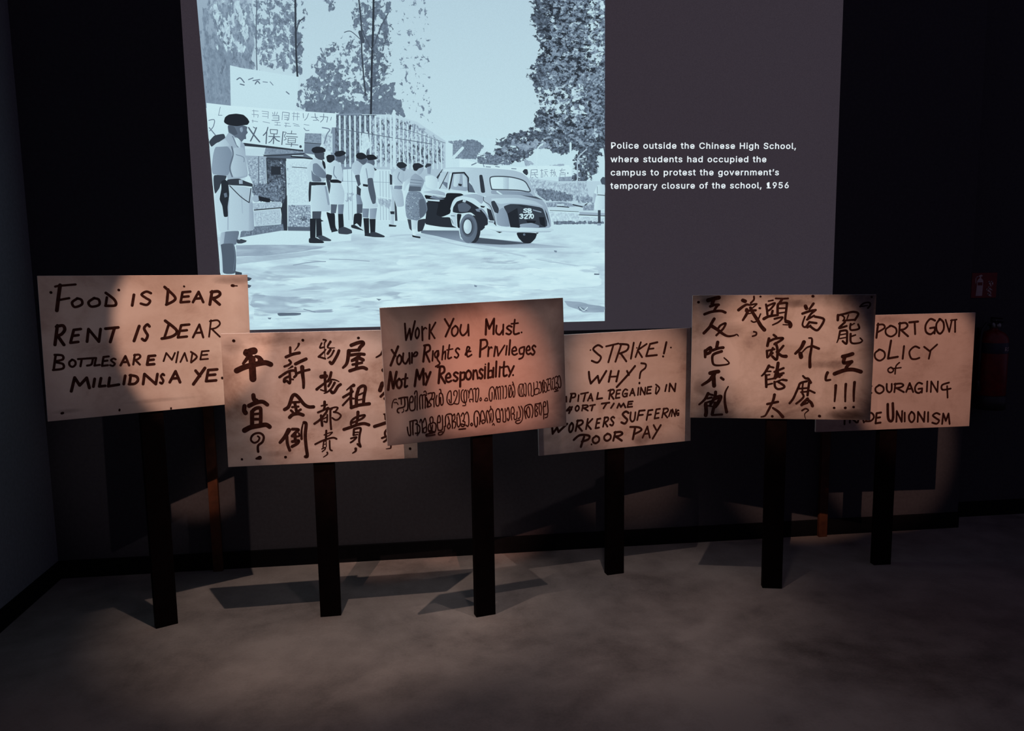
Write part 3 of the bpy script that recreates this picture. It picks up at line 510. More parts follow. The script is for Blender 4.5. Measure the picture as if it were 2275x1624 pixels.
('pictured_banner', 'painted cloth banners tied above the wall in the projected picture', """p 205 -2880 2621 -2771 2597 -2566 2569 -2370 2538 -2245 2522 -2252 2424 -2269 2351 -2297 2200 -2896 2200
g 214 206 -3118 2271 -2893 2247 -2297 2205 -1902 2182 -1909 2050 -1966 2050 -1973 1997 -2207 2001 -2230 1838 -2262 1836 -2789 1900 -2955 1889 -3123 1940
s 120 8 -3106 2109 -3055 2114 -3067 2054 -3103 2011
s 120 10 -3106 2041 -3054 1973
s 130 6 -3014 2157 -2980 2157
s 130 5 -2992 2234 -3014 2157
s 95 12 -2666 2043 -2695 1979 -2728 1918
s 95 14 -2739 2043 -2703 1987 -2643 1910
s 95 8 -2695 2049 -2679 2039
s 95 10 -2558 2047 -2573 2005 -2605 1971
l 95 11 -2571 2005 -2583 1893
l 95 7 -2537 2027 -2535 1988 -2475 1984 -2468 2023 -2537 2027
l 95 8 -2554 1962 -2450 1958
l 95 10 -2503 1984 -2514 1893
s 95 8 -2511 1954 -2534 1919 -2557 1902
s 95 10 -2502 1954 -2482 1928 -2456 1915
l 95 10 -2417 2006 -2434 1885
s 95 6 -2417 2004 -2387 1999 -2406 1967 -2390 1937 -2412 1928
l 95 7 -2334 2015 -2340 1989
l 95 7 -2379 1989 -2292 1985
l 95 7 -2389 1963 -2281 1956
l 95 6 -2372 1945 -2375 1902 -2305 1901 -2300 1941 -2372 1945
l 95 5 -2374 1924 -2304 1920
l 95 7 -2397 1889 -2280 1881
l 95 8 -2340 1898 -2346 1867
p 70 -2245 1866 -2246 1862 -2247 1858 -2250 1855 -2254 1853 -2258 1852 -2261 1853 -2265 1855 -2267 1858 -2269 1862 -2269 1866 -2268 1870 -2266 1874 -2264 1877 -2260 1879 -2256 1880 -2253 1879 -2249 1877 -2247 1874 -2245 1870
l 130 6 -2486 2191 -2487 2165
s 130 5 -2508 2186 -2500 2165
s 130 5 -2460 2191 -2470 2165
l 130 7 -2509 2156 -2449 2157 -2451 2113 -2516 2113
l 130 5 -2506 2135 -2454 2135
l 130 6 -2412 2191 -2348 2183 -2360 2118 -2373 2114
l 130 5 -2412 2191 -2420 2118
l 130 5 -2401 2161 -2358 2160
l 130 5 -2397 2144 -2367 2142 -2368 2123 -2398 2122
l 140 5 -2696 2202 -2640 2198
l 140 5 -2682 2211 -2684 2142
l 140 5 -2702 2168 -2642 2164 -2648 2138
l 140 5 -2606 2198 -2546 2193 -2553 2130
l 140 5 -2603 2177 -2556 2173
l 140 5 -2604 2151 -2557 2147
l 140 5 -2322 2179 -2253 2175
l 140 5 -2319 2153 -2254 2147
l 140 5 -2304 2192 -2312 2114
l 140 5 -2270 2188 -2277 2115
s 125 6 -2218 2180 -2216 2137
s 125 6 -2166 2180 -2185 2137 -2208 2115
l 125 6 -2141 2146 -2080 2142
s 125 7 -2105 2180 -2098 2137 -2073 2112
l 125 6 -2125 2116 -2090 2116
l 125 7 -2058 2151 -1984 2147 -1995 2099
s 125 7 -2022 2177 -2028 2129 -2056 2099
s 130 6 -1949 2147 -1959 2117
l 135 5 -2705 2108 -2650 2099
l 135 5 -2696 2116 -2697 2091
l 135 5 -2602 2100 -2538 2087
l 135 5 -2491 2096 -2439 2092
l 135 5 -2492 2070 -2436 2066
l 135 5 -2465 2096 -2470 2066
l 135 5 -2396 2088 -2353 2084
l 135 5 -2401 2062 -2341 2058
l 135 5 -2383 2088 -2389 2049
l 135 5 -2318 2084 -2266 2071
l 135 5 -2310 2063 -2258 2059
l 135 5 -2214 2076 -2166 2068
s 130 8 -2216 2041 -2199 2020 -2169 2020
s 130 11 -2041 2047 -1971 2030 -2000 1982 -2030 1894
s 110 11 -2823 2489 -2791 2505 -2757 2464
s 110 11 -2794 2448 -2759 2439
s 120 10 -2715 2490 -2672 2506
s 120 10 -2674 2481 -2611 2492
s 110 11 -2655 2450 -2633 2476 -2613 2456
s 130 8 -2581 2471 -2540 2467
s 130 8 -2514 2472 -2489 2442
s 120 11 -2367 2381 -2342 2360"""),
('pictured_banner', 'long cloth banner behind the car in the projected picture', """p 214 -709 1755 -499 1701 -84 1666 7 1679 429 1690 429 1579 291 1575 -17 1569 -96 1613 -478 1646 -711 1663
s 120 11 -588 1690 -543 1709
l 130 9 -471 1695 -464 1673
l 130 9 -444 1673 -399 1670
l 130 9 -348 1677 -309 1670
l 130 9 -185 1655 -140 1651
l 140 6 14 1642 75 1645 75 1615 14 1612
l 140 6 14 1642 6 1556 34 1569
s 140 6 48 1609 58 1576 81 1562
l 140 6 17 1592 82 1594
l 140 6 109 1635 137 1636
l 140 6 123 1648 116 1569
s 140 5 130 1615 133 1576 119 1569
l 140 5 147 1642 178 1645
l 140 5 147 1622 185 1625
s 140 5 164 1622 150 1576
s 140 5 164 1609 184 1576
l 140 6 212 1635 239 1638
l 140 6 208 1615 246 1618
l 140 5 226 1648 218 1575
s 140 5 253 1648 246 1615 232 1589
s 140 5 253 1622 263 1615 246 1575
s 140 5 250 1615 273 1575
l 140 6 308 1635 363 1642
s 140 5 332 1655 318 1622 349 1618
l 140 5 311 1608 308 1569
l 140 5 311 1608 363 1612 361 1575
l 140 5 315 1592 359 1594
p 130 397 1608 397 1606 396 1604 395 1602 393 1601 390 1600 388 1601 386 1602 385 1604 384 1606 384 1608 384 1611 385 1613 387 1615 388 1616 391 1616 393 1616 395 1615 396 1613 397 1611"""),
('pictured_wall', 'low wall and long grass behind the car in the projected picture', """M 60 1 0.7
n 150 184 .95 13 -73 1763 1 1741 83 1685 -54 1675
n 158 180 .95 9 151 1678 281 1704 360 1706 360 1675
n 130 170 1 0 294 1569 432 1575 432 1529 294 1529
p 192 -14 1563 294 1529 775 1528 775 1367 772 1246 161 1263 25 1423
n 150 206 .95 26 -14 1569 294 1522 591 1528 618 1388 660 1340 535 1287 161 1323 11 1423
n 84 150 .85 33 26 1477 259 1462 465 1395 451 1308 161 1316 79 1370
n 110 176 .8 33 452 1408 674 1387 674 1287 451 1301
p 150 161 1316 327 1322 548 1281 548 1234 188 1246
n 110 190 .9 13 161 1316 327 1322 548 1281 548 1234 188 1246
p 198 168 1269 534 1274 775 1232 775 1178 503 1190 500 1220 202 1236
p 206 188 1229 499 1214 506 1180 775 1168 775 1087 228 1098
n 176 214 .8 13 188 1229 499 1214 506 1180 775 1168 775 1087 228 1098
p 168 510 1220 775 1205 775 1181 510 1193
l 50 5 202 1236 500 1222
l 45 7 503 1190 775 1177
n 80 140 .85 9 215 1135 534 1129 775 1127 775 1089 235 1091
p 150 548 1281 660 1300 660 1233 548 1234
n 110 190 .9 13 548 1287 667 1307 667 1233 548 1234
p 195 424 1328 493 1335 496 1308 430 1298
p 195 278 1302 354 1299 347 1282 278 1282
l 55 9 278 1277 399 1267
l 45 10 441 1293 541 1269
l 45 9 566 1287 590 1301
s 208 13 136 1898 79 1844 69 1668
l 206 21 420 1906 418 1675
s 178 12 585 1847 505 1774 489 1708 493 1462"""),
('pictured_person', 'bystander in white at the right edge of the projected picture', """p 80 726 1538 751 1571 777 1568 777 1488 744 1493
p 205 695 1488 744 1496 777 1493 777 1384 702 1387 660 1409
p 180 659 1408 688 1399 670 1314 639 1310
p 205 681 1381 777 1384 772 1299 740 1238 660 1240 674 1334
l 60 7 698 1391 777 1384
l 120 5 695 1474 698 1404
p 70 702 1236 731 1236 731 1104 703 1103
p 150 695 1104 737 1104 733 1080 695 1080"""),
('pictured_road', None, """M 16 0.16 1
s 186 12 -1421 992 -1144 999 -732 897 -313 830 112 735 651 643
s 190 7 -575 900 -207 813 219 729
n 170 190 .30 61 -522 910 771 927 772 492 -740 560
n 206 220 .4 61 -1395 838 112 830 771 663 772 407 -1412 322
n 150 172 .8 41 313 330 509 315 805 266 805 148 541 154 367 243
p 120 487 251 530 240 596 201 508 208
s 212 8 509 240 552 207 591 239
p 110 662 590 717 587 717 574 662 575
p 130 -588 495 -557 483 -563 471 -584 473
p 130 241 833 273 828 268 809 246 815
n 152 182 .95 24 -2926 928 -2462 937 -1984 908 -1985 885 -2329 833 -2651 805 -2933 799
n 172 190 .95 19 -2932 813 -2467 835 -2162 864 -1874 860 -2285 790 -2691 749 -2938 720
n 120 140 .7 13 -2658 851 -2501 874 -2373 873 -2622 840
n 160 186 .5 56 -2852 467 -2485 460 -2023 414 -1974 241 -2221 161 -2502 129 -2830 203
n 200 216 .5 38 -2816 448 -2070 415 -1553 386 -2035 147 -2835 108
n 84 110 .9 8 -2565 244 -2496 254 -2320 244 -2321 225 -2442 218 -2548 214
p 120 -2655 204 -2618 203 -2628 187 -2647 189
s 136 8 -2300 281 -2189 250
p 110 -1582 372 -1526 366 -1555 352
s 156 9 -2380 721 -2195 747 -2065 750
s 164 8 -2027 773 -1822 765 -1635 748"""),
('pictured_policeman', 'policeman in beret and shorts nearest on the left of the projected picture', """p 66 -3118 1908 -3063 1969 -2969 1986 -2955 1926 -3042 1900 -3096 1857
p 104 -2934 2068 -2930 1995 -2902 1961 -2843 1944 -2811 1905 -2788 1934 -2766 1934 -2768 1974 -2747 1994 -2757 2020 -2747 2049 -2785 2064 -2845 2057
p 84 -2930 2063 -2871 2055 -2841 1982 -2876 1968 -2925 2002
p 150 -2820 2040 -2796 2049 -2791 2013 -2806 1994 -2820 2013
p 42 -2966 2099 -2953 2139 -2916 2164 -2847 2173 -2779 2163 -2743 2129 -2726 2095 -2746 2068 -2785 2064 -2845 2055 -2888 2059 -2930 2067 -2959 2084
p 172 -2930 1997 -2963 1942 -3047 1891 -3084 1788 -3108 1650 -3098 1598 -2966 1589 -2960 1544 -2874 1549 -2773 1580 -2768 1615 -2780 1754 -2784 1884 -2810 1909 -2844 1927 -2884 1969
p 146 -3061 1861 -2941 1868 -2905 1806 -2925 1667 -2956 1587 -3098 1600 -3108 1650 -3084 1788
p 190 -3047 1891 -2963 1939 -2924 1875 -2941 1866 -3061 1859
p 180 -2895 1853 -2796 1862 -2774 1711 -2775 1587 -2898 1572 -2939 1615 -2920 1719
s 108 14 -2906 1862 -2898 1788 -2934 1667 -2918 1580
s 130 7 -2869 1788 -2801 1763 -2799 1719
s 120 9 -2893 1961 -2863 1883 -2848 1858
p 200 -2877 1950 -2819 1909 -2829 1849 -2859 1879
p 64 -3094 1598 -2966 1589 -2981 1554 -3031 1511 -3042 1472 -3088 1411 -3096 1476
p 60 -2970 1553 -2856 1563 -2797 1536 -2727 1510 -2730 1482 -2816 1493 -2971 1500
p 165 -2857 1547 -2822 1550 -2822 1510 -2857 1510
p 190 -3041 1476 -3088 1407 -3096 1337 -3088 1188 -3071 1045 -2927 1066 -2793 1056 -2734 1070 -2738 1317 -2735 1475 -2962 1502
p 168 -2770 1352 -2739 1326 -2735 1077 -2793 1057
s 172 13 -2962 1362 -2976 1231 -2987 1072
s 174 11 -2839 1405 -2840 1230
p 48 -3025 1537 -2985 1554 -2959 1526 -2954 1406 -2978 1292 -2978 1196 -3019 1194 -3026 1301 -3051 1363 -3025 1467
p 110 -3006 1419 -2980 1428 -2973 1389 -3000 1380
s 62 9 -2946 1493 -2848 1388 -2772 1331
s 62 9 -2772 1331 -2747 1466
p 122 -3053 1051 -2875 1064 -2905 965 -2918 925 -3074 927
p 178 -3054 1045 -3014 1053 -3035 940 -3078 921
p 60 -2871 982 -2811 964 -2865 938 -2908 947
p 88 -3070 935 -2934 942 -2923 813 -2938 641 -3060 643 -3077 815
p 200 -3085 905 -3064 935 -3057 815 -3058 643 -3087 644 -3084 815
s 110 6 -2944 933 -2934 813 -2958 674
p 66 -2941 669 -2878 654 -2881 598 -2945 599
p 66 -2880 612 -2833 612 -2783 597 -2810 571 -2882 572
p 80 -2884 542 -2834 540 -2792 526 -2813 502 -2886 503
p 70 -2914 979 -2860 969 -2811 955 -2862 937 -2907 937"""),
('pictured_policeman', 'policeman with folded arms in front of the pillar in the projected picture', """p 76 -2132 1806 -2028 1813 -2036 1771 -2030 1749 -2056 1735 -2090 1742 -2120 1763
p 46 -2155 1829 -2144 1852 -2105 1866 -2050 1862 -2017 1840 -2020 1816 -2060 1806 -2115 1802 -2139 1806
p 190 -2131 1761 -2173 1716 -2211 1647 -2196 1536 -2169 1521 -2051 1521 -2020 1564 -2024 1647 -2055 1716 -2090 1742
p 125 -2147 1702 -2105 1709 -2026 1619 -2020 1571 -2049 1562 -2104 1576 -2151 1619
p 112 -2164 1647 -2145 1605 -2077 1564 -2070 1528 -2162 1528
p 46 -2055 1742 -2029 1715 -2023 1661 -2037 1647 -2056 1701
p 48 -2169 1526 -2030 1522 -2031 1497 -2171 1493
p 55 -2190 1529 -2166 1529 -2172 1467 -2184 1341 -2202 1333 -2201 1425
p 192 -2167 1495 -2035 1498 -2007 1424 -1993 1256 -2014 1241 -2175 1242 -2183 1299
s 150 19 -2032 1480 -2011 1312
p 76 -2172 1243 -2084 1243 -2094 1171 -2175 1172
p 42 -2199 1173 -2140 1173 -2153 983 -2205 982
p 46 -2140 1173 -2091 1173 -2086 1003 -2145 988
p 48 -2218 982 -2152 990 -2069 945 -2077 931 -2221 933
p 70 -2144 1003 -2086 1010 -1998 963 -2006 950 -2097 953
p 60 -2095 1166 -2066 1148 -2092 1141"""),
('pictured_policeman', 'policeman beside the gate bars in the projected picture', """p 46 -2016 1771 -1991 1789 -1936 1785 -1933 1737 -1981 1708 -2008 1722
p 96 -1922 1771 -1836 1792 -1824 1763 -1833 1743 -1855 1708 -1890 1715 -1913 1742
p 45 -1940 1798 -1913 1821 -1857 1829 -1822 1810 -1829 1792 -1881 1770 -1922 1770
p 196 -1934 1740 -1974 1709 -2013 1688 -2023 1619 -1965 1591 -1966 1548 -1875 1527 -1859 1591 -1869 1668 -1890 1709
s 130 9 -1940 1675 -1950 1605 -1924 1563
p 60 -2020 1605 -1965 1591 -1971 1562 -1988 1534 -2029 1562
p 40 -1987 1550 -1917 1551 -1875 1529 -1883 1513 -1989 1520
p 195 -1982 1518 -1880 1518 -1851 1424 -1863 1310 -1990 1311 -2001 1389
p 70 -2028 1564 -1988 1534 -1983 1493 -2001 1402 -2012 1465
p 92 -1990 1311 -1928 1308 -1945 1224 -1994 1220
p 125 -1921 1308 -1863 1310 -1874 1216 -1924 1216
p 40 -2039 1239 -1994 1221 -1954 1224 -1956 1108 -1944 1050 -2002 1051 -2019 1144
p 42 -1924 1216 -1874 1216 -1872 1093 -1924 1050
p 50 -2000 1080 -1951 1080 -1930 1050 -1995 1036
p 66 -1930 1071 -1872 1093 -1797 1059 -1792 1027 -1841 1014 -1929 1022"""),
('pictured_policeman', 'policeman half hidden behind another in the projected picture', """p 92 -1714 1751 -1629 1758 -1619 1730 -1646 1687 -1688 1701
p 42 -1730 1781 -1712 1805 -1669 1810 -1628 1786 -1621 1758 -1679 1740 -1721 1754
p 182 -1721 1737 -1765 1702 -1777 1654 -1748 1591 -1699 1591 -1686 1527 -1634 1631 -1674 1701
p 82 -1748 1591 -1698 1598 -1687 1506 -1717 1478 -1729 1527
p 62 -1731 1493 -1683 1451 -1698 1380 -1734 1408
p 135 -1741 1409 -1685 1388 -1680 1309 -1738 1309
p 86 -1738 1309 -1680 1309 -1687 1225 -1741 1218
p 42 -1769 1219 -1687 1222 -1703 1076 -1745 1126 -1781 1098
p 50 -1801 1107 -1767 1110 -1698 1065 -1673 1047 -1802 1080"""),
('pictured_policeman', 'policeman with lowered arm in the middle of the projected picture', """p 102 -1616 1737 -1553 1741 -1546 1702 -1562 1680 -1604 1694
p 40 -1632 1770 -1614 1788 -1558 1791 -1519 1758 -1531 1743 -1609 1733
p 198 -1617 1713 -1674 1681 -1699 1591 -1695 1506 -1639 1499 -1567 1533 -1552 1633 -1562 1688
s 150 10 -1633 1654 -1622 1563
p 50 -1670 1507 -1621 1500 -1624 1477 -1671 1485
p 198 -1689 1472 -1622 1479 -1595 1352 -1582 1310 -1546 1338 -1525 1281 -1619 1266 -1668 1274 -1699 1388
p 86 -1626 1561 -1572 1566 -1564 1493 -1546 1380 -1552 1317 -1582 1309 -1601 1365 -1620 1451
p 132 -1683 1268 -1619 1266 -1630 1175 -1686 1182
p 152 -1612 1266 -1540 1271 -1558 1167 -1616 1167
p 42 -1679 1173 -1623 1172 -1627 1026 -1671 1019
p 42 -1619 1165 -1558 1165 -1567 1032 -1614 1026
p 50 -1671 1028 -1621 1027 -1608 990 -1672 998
p 60 -1621 1034 -1566 1037 -1471 996 -1479 981 -1615 987
p 60 -1559 1667 -1528 1643 -1549 1633"""),
('pictured_policeman', 'policeman behind the woman in the projected picture', """p 106 -1308 1660 -1242 1667 -1252 1631 -1288 1631
p 50 -1339 1688 -1320 1715 -1271 1720 -1228 1688 -1251 1663 -1308 1656
p 186 -1322 1657 -1380 1611 -1380 1520 -1356 1491 -1278 1497 -1259 1590 -1273 1639
s 140 9 -1309 1618 -1325 1562 -1291 1520
p 135 -1363 1489 -1285 1490 -1289 1452 -1368 1456
p 60 -1406 1604 -1381 1590 -1383 1498 -1406 1498
p 186 -1406 1492 -1374 1492 -1370 1238 -1411 1237 -1388 1387
p 182 -1368 1453 -1286 1453 -1269 1286 -1342 1279 -1381 1378 -1393 1450
p 70 -1368 1351 -1347 1280 -1343 1144 -1367 1144
p 55 -1414 1238 -1370 1238 -1372 1208 -1408 1208
p 190 -1412 1210 -1375 1210 -1381 1109 -1419 1109
p 45 -1429 1111 -1353 1099 -1361 1086 -1430 1088"""),
('pictured_car', 'old saloon car in the projected picture', """g 105 180 -1112 1049 -732 1042 -719 963 -648 918 -516 968 -137 928 120 893 440 860 83 855 -285 865 -648 914 -963 991 -1112 1021
p 80 -733 999 -516 968 -137 921 10 905 -284 894 -648 918
p 214 -1082 1105 -904 1079 -724 1063 -725 1042 -1083 1049
p 186 -890 1620 -875 1658 -803 1667 -560 1665 -345 1653 -164 1637 -84 1612 -19 1563 20 1478 48 1399 59 1367 -458 1377 -551 1409 -634 1578
p 200 -861 1651 -632 1660 -561 1648 -633 1625 -875 1626
p 62 -889 1641 -873 1655 -916 1578 -979 1470 -987 1481 -948 1564
p 190 -904 1610 -810 1620 -836 1449 -933 1460
p 120 -878 1529 -835 1515 -840 1459 -885 1508
p 165 -783 1617 -662 1616 -625 1567 -628 1427 -819 1451
p 195 -766 1599 -705 1606 -714 1529 -744 1473 -779 1480
p 190 -683 1599 -645 1578 -636 1473 -679 1473
p 50 -728 1508 -689 1501 -697 1480 -725 1487
l 50 15 -819 1449 -780 1610 -665 1614 -626 1564 -626 1427
l 66 8 -915 1459 -829 1620
l 196 7 -819 1449 -630 1427
p 95 -628 1529 -589 1486 -557 1416 -623 1422
p 58 -517 1592 -484 1594 -471 1528 -456 1416 -501 1414
p 205 -404 1563 -346 1577 -237 1574 -129 1556 -56 1527 -20 1478 -5 1427 -130 1441 -392 1449
p 190 -274 1570 -216 1567 -218 1446 -276 1450
s 70 11 -392 1449 -408 1542 -382 1574 -237 1574 -129 1556 -56 1527 -20 1478 -5 1424 -130 1440 -392 1448
p 176 -1079 1429 -951 1446 -859 1417 -861 1361 -1080 1411
p 150 -399 1444 -7 1421 44 1371 -131 1393 -400 1401
s 205 15 -338 1429 -291 1397
p 34 -1073 1401 -861 1361 -849 1417 -695 1411 -663 1380 -760 1373 -805 1276 -814 1211 -901 1177 -958 1198 -998 1277 -1053 1355
p 50 -1054 1334 -926 1319 -958 1198 -894 1176 -815 1177 -799 1092 -744 1069 -904 1079 -1074 1107 -1057 1200
l 196 17 -1078 1352 -925 1339
p 120 -981 1390 -868 1354 -925 1347 -1017 1369
l 205 10 -1083 1418 -860 1381
p 176 -760 1368 -695 1384 -638 1374 -567 1360 -496 1299 -454 1373 -551 1407 -666 1397
p 50 -784 1275 -747 1331 -675 1353 -596 1317 -511 1259 -439 1174 -433 1103 -501 1038 -551 1040 -549 1175 -605 1224 -714 1211 -792 1225
p 90 -740 1304 -668 1325 -597 1275 -641 1226 -728 1226
s 200 15 -806 1255 -783 1324 -746 1365 -685 1378
p 195 -682 1350 -650 1342 -661 1321 -689 1328
p 36 -750 1212 -698 1205 -721 1134 -723 1062 -746 1076
p 196 -818 1216 -752 1216 -758 1148 -751 1085 -795 1099
l 90 6 -808 1191 -772 1188
l 90 6 -805 1156 -788 1113
p 172 -458 1379 -291 1401 59 1369 125 1342 170 1283 211 1134 212 1053 -354 1080 -424 1272 -480 1345
p 190 -422 1359 -131 1365 58 1328 146 1270 14 1300 -205 1315 -314 1302
p 62 -278 1279 -205 1304 -96 1299 14 1284 131 1262 190 1060 -209 1071 -236 1207
p 150 -352 1222 -278 1273 -236 1207 -207 1071 -340 1087
p 44 -236 1207 -133 1263 -112 1063 -207 1071
p 50 -132 1293 -67 1286 -23 1279 -74 1268
p 62 -401 1329 -365 1339 -321 1258 -329 1208 -367 1222 -394 1286
p 55 -446 1265 -402 1244 -353 1087 -426 1152
s 62 6 -476 1373 -470 1331 -402 1274 -354 1088
s 150 17 -547 1246 -496 1253 -454 1203 -432 1160
p 130 -561 1253 -525 1260 -511 1225 -547 1232
p 46 -510 1289 -460 1281 -474 1267 -503 1271
p 80 -102 1391 59 1376 133 1340 59 1355
p 34 -46 1141 56 1133 43 1105 -32 1111
p 150 -113 1100 12 1114 93 1084 85 1064 -106 1066
p 36 86 1169 145 1169 153 1068 100 1097
s 150 10 28 1242 109 1220
p 60 146 1256 175 1198 203 1069 167 1170
s 205 11 -31 1249 -49 1254 -68 1246 -51 1237 -34 1229 -47 1218 -71 1222
l 205 11 -22 1214 -20 1253
s 205 11 -23 1254 2 1252 5 1242 -20 1235 6 1230 8 1218 -24 1214
s 210 11 -108 1196 -88 1200 -79 1190 -95 1182 -77 1171 -92 1159 -109 1163
s 210 11 -64 1189 -48 1197 -31 1187 -61 1159 -32 1158
l 210 11 -25 1198 4 1200 -14 1158
s 210 11 18 1200 7 1187 7 1167 18 1158 29 1170 29 1190 18 1200
p 190 -437 1142 -369 1138 -374 1111 -437 1116
l 70 6 -426 1128 -383 1124
p 208 -471 1082 -457 1094 -355 1074 -136 1061 233 1054 242 1035 203 1017 -136 1013 -355 1030 -464 1052
p 186 -464 1064 -355 1042 -136 1025 218 1029 203 1017 -136 1013 -355 1030
p 46 -359 1031 -290 1025 -319 1013
p 50 -511 1054 -516 1011 -527 972 -543 941 -564 922 -586 915 -609 922 -628 942 -644 973 -653 1012 -656 1055 -651 1098 -640 1137 -624 1167 -603 1187 -581 1193 -559 1186 -539 1166 -523 1136 -514 1097
p 112 -544 1061 -549 1016 -563 975 -583 943 -609 923 -637 916 -665 923 -690 944 -709 977 -721 1018 -724 1063 -719 1108 -705 1148 -684 1180 -659 1201 -631 1208 -603 1200 -579 1180 -559 1147 -547 1106
p 88 -571 1076 -575 1045 -585 1017 -600 995 -619 981 -639 977 -660 982 -678 996 -692 1018 -701 1046 -704 1077 -700 1108 -690 1135 -675 1157 -656 1171 -635 1176 -615 1171 -597 1157 -582 1134 -573 1107
p 70 -587 1077 -591 1051 -599 1028 -611 1010 -626 998 -643 994 -659 998 -674 1010 -685 1029 -692 1052 -694 1078 -691 1104 -683 1128 -671 1146 -656 1158 -639 1162 -623 1158 -608 1145 -597 1127 -590 1103
p 196 -601 1080 -604 1057 -610 1037 -620 1021 -632 1011 -645 1007 -657 1011 -669 1021 -678 1038 -683 1058 -685 1080 -682 1103 -676 1123 -666 1139 -655 1149 -642 1153 -629 1149 -617 1138 -608 1122 -603 1102
p 206 -627 1098 -628 1083 -632 1070 -638 1060 -645 1053 -652 1051 -660 1053 -667 1060 -672 1070 -675 1084 -676 1098 -674 1113 -671 1126 -665 1136 -658 1143 -650 1145 -643 1142 -636 1136 -631 1125 -628 1112
p 42 -151 1020 70 1011 49 954 -4 904 -79 912 -128 963
p 110 -55 996 -55 992 -57 989 -60 986 -63 985 -67 984 -70 985 -74 987 -76 989 -78 992 -78 996 -78 999 -76 1003 -73 1005 -70 1007 -66 1007 -63 1007 -60 1005 -57 1002 -55 999
p 55 -1144 1152 -1058 1165 -1073 1102 -1096 1044 -1148 1030
p 42 85 1014 66 998 55 1013
p 62 -77 1626 -55 1649 -26 1647 -18 1605 -34 1585 -63 1605"""),
('pictured_woman', 'woman in a patterned skirt reaching to the car in the projected picture', """p 62 -1058 1674 -1036 1706 -992 1702 -992 1681 -1044 1659
p 150 -1037 1667 -992 1681 -1002 1600 -1032 1603
p 205 -1061 1583 -986 1590 -932 1561 -935 1455 -1043 1449
p 170 -1138 1632 -1109 1660 -1064 1667 -1072 1639 -1095 1604 -1118 1589 -1132 1604
p 48 -1179 1680 -1164 1705 -1114 1709 -1064 1681 -1078 1667 -1116 1656 -1138 1631 -1166 1635
p 192 -1195 1576 -1262 1527 -1279 1450 -1264 1434 -1241 1490 -1204 1525
p 196 -1083 1562 -1049 1477 -990 1450 -928 1445 -928 1431 -1057 1454 -1085 1497
p 160 -1153 1611 -1197 1576 -1214 1492 -1226 1434 -1101 1433 -1061 1534 -1097 1576
l 120 6 -1198 1548 -1084 1534
l 120 6 -1206 1520 -1092 1505
l 120 6 -1214 1492 -1096 1484
p 92 -1214 1485 -1100 1477 -1102 1433 -1226 1434
p 132 -1226 1435 -1105 1431 -1053 1335 -1040 1250 -1078 1186 -1145 1142 -1252 1165 -1263 1280 -1253 1372
f 110 4 6 90,100,185,195 1 -1226 1421 -1108 1421 -1061 1328 -1056 1250 -1094 1186 -1152 1158 -1245 1173 -1256 1280 -1246 1365
p 96 -1125 1350 -1074 1364 -1045 1257 -1078 1190 -1123 1165
p 66 -1245 1162 -1208 1154 -1204 1043 -1227 1066
p 198 -1206 1151 -1144 1144 -1161 1057 -1198 1057
p 214 -1198 1059 -1161 1058 -1155 1008 -1193 993
p 45 -1203 1003 -1171 993 -1119 986 -1120 967 -1200 983""")]
rng = random.Random(7)
UNIT = 1 / 2000.0
def inside(x, y, poly):
    c = False; j = len(poly) - 1
    for i in range(len(poly)):
        (xi, yi), (xj, yj) = poly[i], poly[j]
        if (yi > y) != (yj > y) and x < (xj - xi) * (y - yi) / (yj - yi) + xi: c = not c
        j = i
    return c
layer = 5
photo = None
# the left, right and bottom limits of the projected frame: the picture is cut off there
XL0, XL1 = ((-1.5755, 1.605), (-1.5426, 0.321))
XR, ZB0, ZB1 = (0.3888, (-1.4182, 0.0425), (0.3876, 0.0462))
def frame_clip(poly):
    """clip a polygon to the projected frame (Sutherland-Hodgman against its left, right and lower edge)"""
    def cut(P, f):
        out = []
        for i in range(len(P)):
            a, b = P[i - 1], P[i]; fa, fb = f(a), f(b)
            if fa >= 0: out.append(a)
            if (fa >= 0) != (fb >= 0):
                t = fa / (fa - fb); out.append((a[0] + (b[0] - a[0]) * t, a[1] + (b[1] - a[1]) * t))
        return out
    P = cut(poly, lambda p: p[0] - (XL0[0] + (XL1[0] - XL0[0]) * (p[1] - XL0[1]) / (XL1[1] - XL0[1])))
    if P: P = cut(P, lambda p: XR - p[0])
    if P: P = cut(P, lambda p: p[1] - (ZB0[1] + (ZB1[1] - ZB0[1]) * (p[0] - ZB0[0]) / (ZB1[0] - ZB0[0])))
    return P
def seg_dist(x, y, poly):
    best = 9.0
    for i in range(len(poly)):
        (ax, ay), (bx, by) = poly[i - 1], poly[i]
        dx, dy = bx - ax, by - ay; L = dx * dx + dy * dy or 1e-12
        k = max(0.0, min(1.0, ((x - ax) * dx + (y - ay) * dy) / L))
        best = min(best, math.hypot(x - ax - k * dx, y - ay - k * dy))
    return best
def rounded(poly):
    """corner cutting: figures and bodywork have no hard corners"""
    if len(poly) < 5: return poly
    for q in (0.13, 0.25):
        out = []
        for i in range(len(poly)):
            a, b = poly[i], poly[(i + 1) % len(poly)]
            out += [(a[0] + (b[0] - a[0]) * q, a[1] + (b[1] - a[1]) * q), (b[0] + (a[0] - b[0]) * q, b[1] + (a[1] - b[1]) * q)]
        poly = out
    return poly
seed = 0
